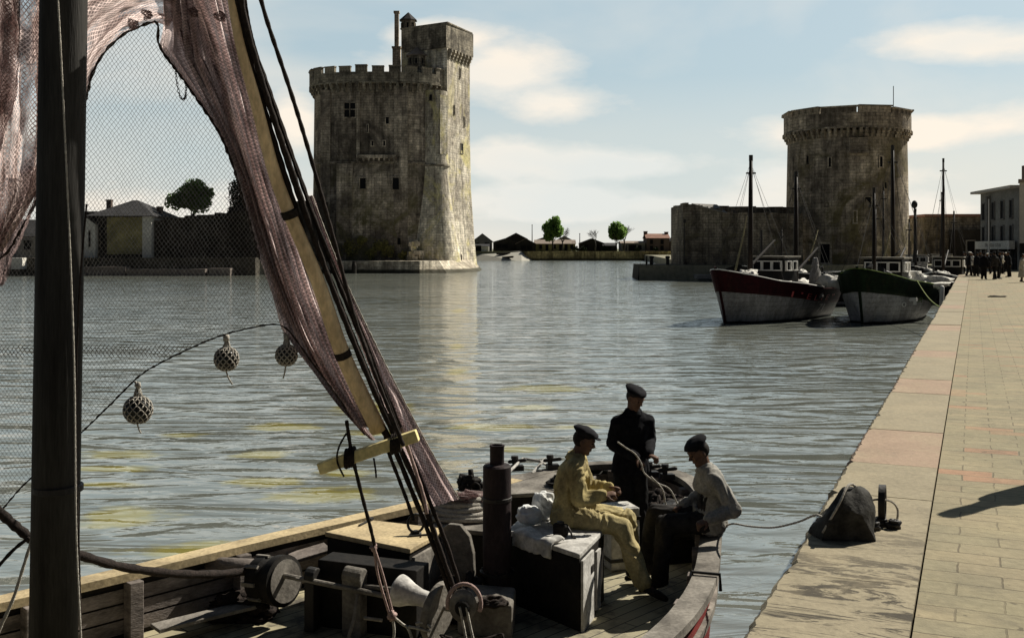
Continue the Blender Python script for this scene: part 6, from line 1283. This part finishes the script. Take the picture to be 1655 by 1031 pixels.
rope('shroud', 'steep rope with pale strands at the bottom left corner beside the mast foot', [W(x, y, 6.8) for x, y in ((52, 870), (38, 915), (22, 965), (2, 1010), (-20, 1060))], .011, ROPEL)
# ------------------------------------------------------------------ loose things aboard
cp = G(745, 838, 1.165); r = empty('net_coil', cp, 'pale flattened coil of net and rope piled behind the dark exhaust pipe', 'rope coil')
mb = MB()
for k in range(5):
    R_ = .27-.025*k; pts = [cp+V3(R_*1.15*math.cos(t)+.012*math.sin(5*t+k), R_*.8*math.sin(t), .035+k*.042+.008*math.sin(3*t+k*2)) for t in [2*PI*q/36 for q in range(37)]]; mb.tube(pts, .027, 8)
mb.build('coil', ROPEL, r, smooth=True)
mb = MB(); mb.ball(cp+V3(0, 0, .21), (.25, .17, .05), 20, 10, nz=.9); mb.tube(smooth_path([cp+V3(-.18, -.1, .22), cp+V3(-.05, -.14, .27), cp+V3(.07, -.08, .25), cp+V3(.16, -.12, .26), cp+V3(.13, -.02, .25), cp+V3(.04, -.03, .28)], 6), .02, 8); mb.build('net_top', NETR, r, smooth=True)
cq = G(762, 806, 1.165); r = MB()
for k in range(14): r.ball(cq+V3(rnd.uniform(-.1, .1), rnd.uniform(-.1, .1), rnd.uniform(.02, .2)), (rnd.uniform(.05, .09), .07, rnd.uniform(.04, .07)), 12, 8, nz=1.0)
r.tube([cq+V3(0, 0, .2), cq+V3(-.01, 0, .31)], [.035, .028], 10); r.tube([cq+V3(.04+.05*math.cos(t), -.1, .14+.05*math.sin(t)) for t in [2*PI*k/12 for k in range(13)]], .012, 6)
tag(r.build('lantern_bundle', WOODD, smooth=True), 'dark lumpy bundle with a round neck on the port rail behind the coil', 'bundle')
def sack(lb, px, py, z, s_, seed, open_=False):
    c = G(px, py, z); mb = MB(); Rr = random.Random(seed)
    mb.ball(c+V3(0, 0, s_[2]), s_, 30, 20)
    o = mb.build('paper_parcel', mat('white_parcel_paper', (.70, .70, .68), (.42, .50, .55), .8, 6, grain=12, bmp=.3, lo=.5, hi=.75), smooth=False, clean=True)
    for v in o.data.vertices:
        p = Vector((v.co.x/s_[0], v.co.y/s_[1], v.co.z/s_[2])); n_ = noise.cell_vector(p*1.6+Vector((seed, 0, 0)))
        q = noise.noise(p*2.1+Vector((seed*3, 1, 2))); k = 1+.2*q+.08*abs(noise.noise(p*5+Vector((0, seed, 0)))); v.co = Vector((v.co.x*k, v.co.y*k, min(v.co.z*k, s_[2]*1.95)))
    return tag(o, lb, 'parcel', 'white parcels on the engine casing')
sack('rounder crumpled white parcel standing behind the other on the casing beside the seated man', 880, 838, 1.32, (.115, .11, .125), 3)
sack('smaller boxy white parcel nearest the dark exhaust pipe', 855, 848, 1.32, (.115, .095, .09), 8)
c = G(906, 866, 1.32); tn = empty('camera_case', c, 'small black box with rounded strap standing on the white casing top', 'case')
mb = MB(); mb.box(c+V3(0, 0, .055), (.13, .07, .11), -.5); mb.build('box', WOODD, tn, bevel=.02)
mb = MB(); mb.lathe(c+V3(0, 0, .11), [(.03, 0), (.03, .015), (.018, .02)], 12); mb.tube(smooth_path([c+V3(.06, -.03, .09), c+V3(.085, -.05, .05), c+V3(.1, -.06, .006), c+V3(.13, -.06, .004)], 5), .008, 6); mb.build('strap', IRON, tn)
c = G(995, 850, DZ+.35); c.z = DZ; c = V3(1.06, 10.35, DZ); cr_ = empty('fish_crate', c, 'white painted crate standing on deck between the yellow-clad man and the standing man', 'crate')
mb = MB(); mb.box(c+V3(0, 0, .3), (.30, .30, .6), .3); mb.build('crate_body', WHB, cr_, bevel=.015)
mb = MB(); [mb.box(c+V3(0, 0, z), (.32, .32, .03), .3) for z in (.1, .5)]; mb.build('hoop', IRON, cr_)
rope('mending_line', 'thin pale line and needle held between the standing man hands, falling to the deck', [W(x, y, 10.42) for x, y in ((998, 714), (1012, 724), (1026, 733), (1036, 748), (1042, 765), (1062, 780), (1082, 790), (1094, 812), (1104, 832))], .008, ROPEL)
rope('looped_cord', 'dark cord looping near the stern between the two men', [W(x, y, 10.0) for x, y in ((1052, 770), (1070, 790), (1076, 815), (1082, 830), (1097, 838))], .008, ROPEL)
rope('mooring_line', 'slack mooring line sagging from the seated man rail to the bundle on the quay', [V3(1.95, 9.75, 1.22), W(1185, 846, 9.2), W(1210, 850, 8.8), W(1250, 852, 8.2), W(1290, 843, 7.8), W(1318, 832, 7.45), W(1332, 838, 7.3)], .008, ROPEL)
# clutter on deck: net heaps, coils, bucket, chain, tins
def heap(name, lb, c, sz, mm, n, seed, cat):
    R_ = random.Random(seed); h = MB()
    for k in range(n): h.ball(c+V3(R_.uniform(-1, 1)*sz[0]*.7, R_.uniform(-1, 1)*sz[1]*.7, R_.uniform(.1, .8)*sz[2]), (sz[0]*R_.uniform(.3, .55), sz[1]*.45, sz[2]*.35), 14, 9, nz=.9)
    for k in range(10):
        p = c+V3(R_.uniform(-1, 1)*sz[0], R_.uniform(-1, 1)*sz[1], sz[2]*R_.uniform(.5, 1)); pts = [p]
        for q in range(7): p = p+V3(R_.uniform(-.09, .09), R_.uniform(-.07, .07), R_.uniform(-.03, .03)); pts.append(p)
        h.tube(smooth_path(pts, 4), .009, 6)
    return tag(h.build(name, mm, smooth=True, clean=False), lb, cat)
heap('net_heap', 'dark heap of tarred net piled on deck between the winch and the low box', V3(-.35, 7.75, DZ), (.28, .22, .16), ROPED, 12, 3, 'net')
heap('net_heap', 'heap of dark wet net in the shadow between the hatch and the exhaust pipe', V3(-.45, 8.95, DZ+.0), (.18, .25, .30), ROPED, 12, 4, 'net')
heap('net_heap', 'dark net piled against the port bulwark behind the warping drum', V3(-2.25, 8.95, DZ), (.30, .22, .18), ROPED, 12, 5, 'net')
heap('net_heap', 'tangle of dark gear heaped by the stern rail right of the standing man', V3(1.68, 11.35, DZ), (.24, .3, .42), ROPED, 14, 6, 'net')
heap('oilskin_heap', 'dark crumpled oilskins on the stern locker beside the standing man', V3(.62, 11.6, 1.2), (.2, .2, .1), WOODD, 8, 8, 'oilskins')
def coil(lb, c, R0, mm, n=4, r=.018, mesh_name='rope_coil'):
    h = MB(); pts = [c+V3((R0-.012*(q/30))*math.cos(2*PI*q/30)*(1+.05*math.sin(q)), (R0-.012*(q/30))*math.sin(2*PI*q/30)*.85, r+r*1.5*(q/30)*.6+.006*math.sin(q*1.3)) for q in range(30*n)]
    h.tube(pts, r, 6); return tag(h.build(mesh_name, mm, smooth=True, clean=False), lb, 'rope coil')
coil('dark rope coil on the low weathered box beside the pulley block', V3(-.15, 8.35, .965), .11, ROPED, 3, .016)
h = MB(); path = smooth_path([V3(-1.55, 8.05, DZ+.02), V3(-1.3, 8.1, DZ+.02), V3(-1.1, 7.95, DZ+.02), V3(-.95, 8.05, DZ+.02), V3(-.7, 7.9, DZ+.02)], 7)
for k, p in enumerate(path[:-1]):
    d = (path[k+1]-p).normalized(); s_ = d.cross(V3(0, 0, 1)) if k % 2 else V3(0, 0, 1); h.tube([p+d*.026*math.cos(t)+s_*.014*math.sin(t) for t in [2*PI*q/10 for q in range(11)]], .005, 5)
tag(h.build('chain', IRON, clean=False), 'length of iron chain lying on deck in front of the winch', 'chain')
for p, rz in ((V3(-.9, 9.15, 1.3), .3), (V3(-1.38, 9.5, 1.3), 1.2)):
    h = MB(); h.beam(p, p+V3(.22*math.cos(rz), .22*math.sin(rz), .0), .02, .018); h.box(p+V3(.22*math.cos(rz), .22*math.sin(rz), .005), (.05, .03, .03), rz); tag(h.build('marlinspike', IRON), 'iron tool lying near the lifting ring on the ochre hatch' if rz < 1 else 'iron tool lying at the far side of the ochre hatch lid', 'tool')
# bolts and straps on the gear
h = MB()
for k in range(8): h.lathe(V3(-.13, 9.12, 1.02)+V3(.125*math.cos(k*PI/4), .125*math.sin(k*PI/4), 0), [(.012, -.0), (.012, .02)], 6)
h.lathe(V3(-.13, 9.12, .99), [(.122, 0), (.15, 0), (.15, .025), (.122, .025)], 24); h.lathe(V3(-.13, 9.12, 1.62), [(.122, 0), (.13, .004), (.13, .03), (.122, .034)], 24); h.build('flange', IRON, bpy.data.objects['exhaust_pipe'] if bpy.data.objects['exhaust_pipe'].parent == boat else boat)
# ------------------------------------------------------------------ on the quay
c = G(1374, 866, 1.81); bd_ = empty('tarpaulin_bundle', c, 'grey tarpaulin bundle lying on the quay edge, dark on its near side', 'bundle')
mb = MB(); o = None
hull_ = [(-.24, -.10, 0), (.20, -.13, 0), (.26, .06, 0), (.2, .22, 0), (-.14, .24, 0), (-.27, .1, 0), (.0, .02, .33), (.11, .0, .31), (.08, .12, .30), (-.14, -.02, .19), (.24, -.02, .20), (.24, .12, .18), (-.08, -.12, .2), (.08, -.15, .17)]
bm = bmesh.new(); [bm.verts.new(p) for p in hull_]; bmesh.ops.convex_hull(bm, input=bm.verts); bmesh.ops.triangulate(bm, faces=bm.faces); bmesh.ops.subdivide_edges(bm, edges=bm.edges, cuts=5, use_grid_fill=True); bm.verts.ensure_lookup_table()
for v in bm.verts:
    q = v.co*6; k = noise.noise(q); k2 = 1-2*abs(noise.noise(q*1.7+Vector((3, 1, 0)))); v.co += v.co.normalized()*(.045*k+.030*k2*(.3+abs(k))); v.co.z = max(v.co.z, 0)
mb.add([c+Vector((v.co.x*.82-.03, v.co.y, v.co.z*1.05)) for v in bm.verts], [tuple(v.index for v in f.verts) for f in bm.faces]); bm.free(); mb.build('tarpaulin', mat('stiff_tarpaulin', (.055, .052, .046), (.018, .017, .015), .8, 14, grain=30, bmp=.6), bd_, smooth=40)
mb = MB(); mb.tube(smooth_path([c+V3(-.22, -.1, .05), c+V3(-.12, -.12, .24), c+V3(0, 0, .36), c+V3(.12, .1, .25), c+V3(.2, .2, .1)], 5), .009, 6); mb.build('tie_rope', ROPEL, bd_, smooth=True)
c2 = G(1426, 846, 1.81); wh = empty('iron_hoop', c2, 'black iron hoop standing upright on the quay beside the tarpaulin bundle', 'iron hoop')
mb = MB(); nrm = Vector((.93, -.38, 0)).normalized(); tn_ = Vector((.38, .93, 0)); n_ = 28; vs = []
for k in range(n_):
    t = 2*PI*k/n_
    for dr, dw in ((.125, -.024), (.125, .024), (.108, .024), (.108, -.024)): vs.append(c2+V3(0, 0, .15)+tn_*dr*math.cos(t)+V3(0, 0, dr*math.sin(t)*1.05)+nrm*dw)
mb.add(vs, [(k*4+i, k*4+(i+1) % 4, ((k+1) % n_)*4+(i+1) % 4, ((k+1) % n_)*4+i) for k in range(n_) for i in range(4)]); mb.build('hoop', IRON, wh, smooth=40)
mb = MB(); mb.tube(smooth_path([c2+V3(-.16, 0, .15), c2+V3(-.05, -.06, .19), c2+V3(.05, -.05, .17), c2+V3(.10, -.03, .11), c2+V3(.10, -.02, .03)], 5), .008, 6); mb.build('bent_rod', ROPEL, wh)
for k, (dx, dy, lb) in enumerate(((-.04, -.07, 'black iron shackle lump at the foot of the hoop, nearer the bundle'), (.04, -.12, 'black iron shackle lump at the foot of the hoop, on its right'), (-.12, -.16, 'black iron lump in the shadow just right of the bundle'))):
    q = c2+V3(dx, dy, .03); mb = MB(); mb.ball(q, (.05, .04, .032), 12, 8, nz=.9); mb.tube([q+V3(.03*math.cos(t), .03*math.sin(t), .02) for t in [2*PI*j/12 for j in range(13)]], .01, 6); tag(mb.build('shackle', IRON, smooth=True), lb, 'shackle', 'iron fittings by the bundle')
tip = G(1530, 833, 1.8); sdh = Vector((math.cos(SUN_AZ), math.sin(SUN_AZ), 0)); hB = 1.95; bp = tip+sdh*(hB/math.tan(SUN_EL)); bp.z = 1.81  # added unseen post, its outline shaped to throw the paving shadow
mb = MB(); mb.lathe(bp, [(.22, 0), (.20, .05), (.17, .3), (.18, 1.1), (.16, 1.25), (.10, 1.31), (.08, 1.5), (.095, 1.75), (.08, 1.92), (.03, 1.95)], 24)
tag(mb.build('harbour_post', IRON, smooth=40), 'unseen added post outside the right edge, shaped to cast the shadow on the paving', 'mooring post')
mb = MB(); q = G(1612, 480, 1.806); mb.ball(q, (.35, .12, .06), 14, 8, nz=.8); tag(mb.build('rope_scrap', ROPED, smooth=True), 'dark scrap of rope lying on the far quay paving before the crowd', 'rope')
# ------------------------------------------------------------------ the three men aboard
Jn = dict(pelvis=(.51, 9.48, 1.43), neck=(.575, 9.48, 1.93), head=(.645, 9.46, 2.07), shR=(.56, 9.31, 1.85), shL=(.61, 9.66, 1.85), elR=(.60, 9.24, 1.60), wrR=(.80, 9.28, 1.625), elL=(.70, 9.72, 1.60), wrL=(.88, 9.55, 1.63),
 hipR=(.56, 9.39, 1.40), hipL=(.57, 9.57, 1.40), knR=(.97, 9.32, 1.33), knL=(1.04, 9.60, 1.34), ankR=(1.16, 9.24, .84), ankL=(1.12, 9.62, .83), toeR=(1.335, 9.20, .745), toeL=(1.28, 9.60, .74), spine=(.50, 9.48, 1.66),
 base=(.9, 9.45, DZ), pnR=(0, .4, -1), pnL=(0, -.6, -1), curl=(.75, 0, 0))
person('person', 'seated man in ochre jacket and trousers and dark peaked cap, legs stretched over the deck', Jn, (C_YEL, C_YEL2, LEATHER), dict(m=CAPM, peak=1, tip=.1), 'three men aboard the near boat', .009, (.93, -.12, -.30), .020)
J, f_ = Jstand((1.23, 10.9, DZ), math.radians(-72), 1.68, ((-.09, .27, .13), (-.10, .26, .10)), .03, .02, .02)
J['hdL'] = Vector((.6, -.5, -.2)); J['hdR'] = Vector((.5, -.3, -.4)); J['curl'] = (.8, 0, 0)
person('person', 'standing man in dark jersey, dark trousers and beret, handling a thin line at the stern', J, (C_DARK, C_BLACK, LEATHER), dict(m=CAPM, lean=.12, tip=.05), 'three men aboard the near boat', .010, (.60, -.70, -.40), .012)
Jn = dict(pelvis=(1.80, 9.58, 1.37), neck=(1.75, 9.50, 1.82), head=(1.685, 9.48, 1.965), shL=(1.81, 9.34, 1.74), shR=(1.78, 9.70, 1.75), elL=(1.96, 9.28, 1.50), wrL=(1.72, 9.20, 1.43), elR=(1.78, 9.82, 1.50), wrR=(1.57, 9.68, 1.44), spine=(1.87, 9.55, 1.6),
 hipL=(1.76, 9.50, 1.33), hipR=(1.76, 9.67, 1.33), knL=(1.38, 9.46, 1.33), knR=(1.32, 9.70, 1.36), ankL=(1.33, 9.50, .79), ankR=(1.24, 9.82, .79), toeL=(1.17, 9.47, .735), toeR=(1.08, 9.80, .735), base=(1.5, 9.4, DZ), pnL=(0, .3, -1), pnR=(0, -.3, -1), curl=(.7, 0, 0))
person('person', 'seated man in pale jacket and beret, his back to the water on the starboard rail', Jn, (C_WHT, C_GRY, LEATHER), dict(m=CAPM, lean=.1, tip=.2), 'three men aboard the near boat', .010, (-.86, -.20, -.42), .014)
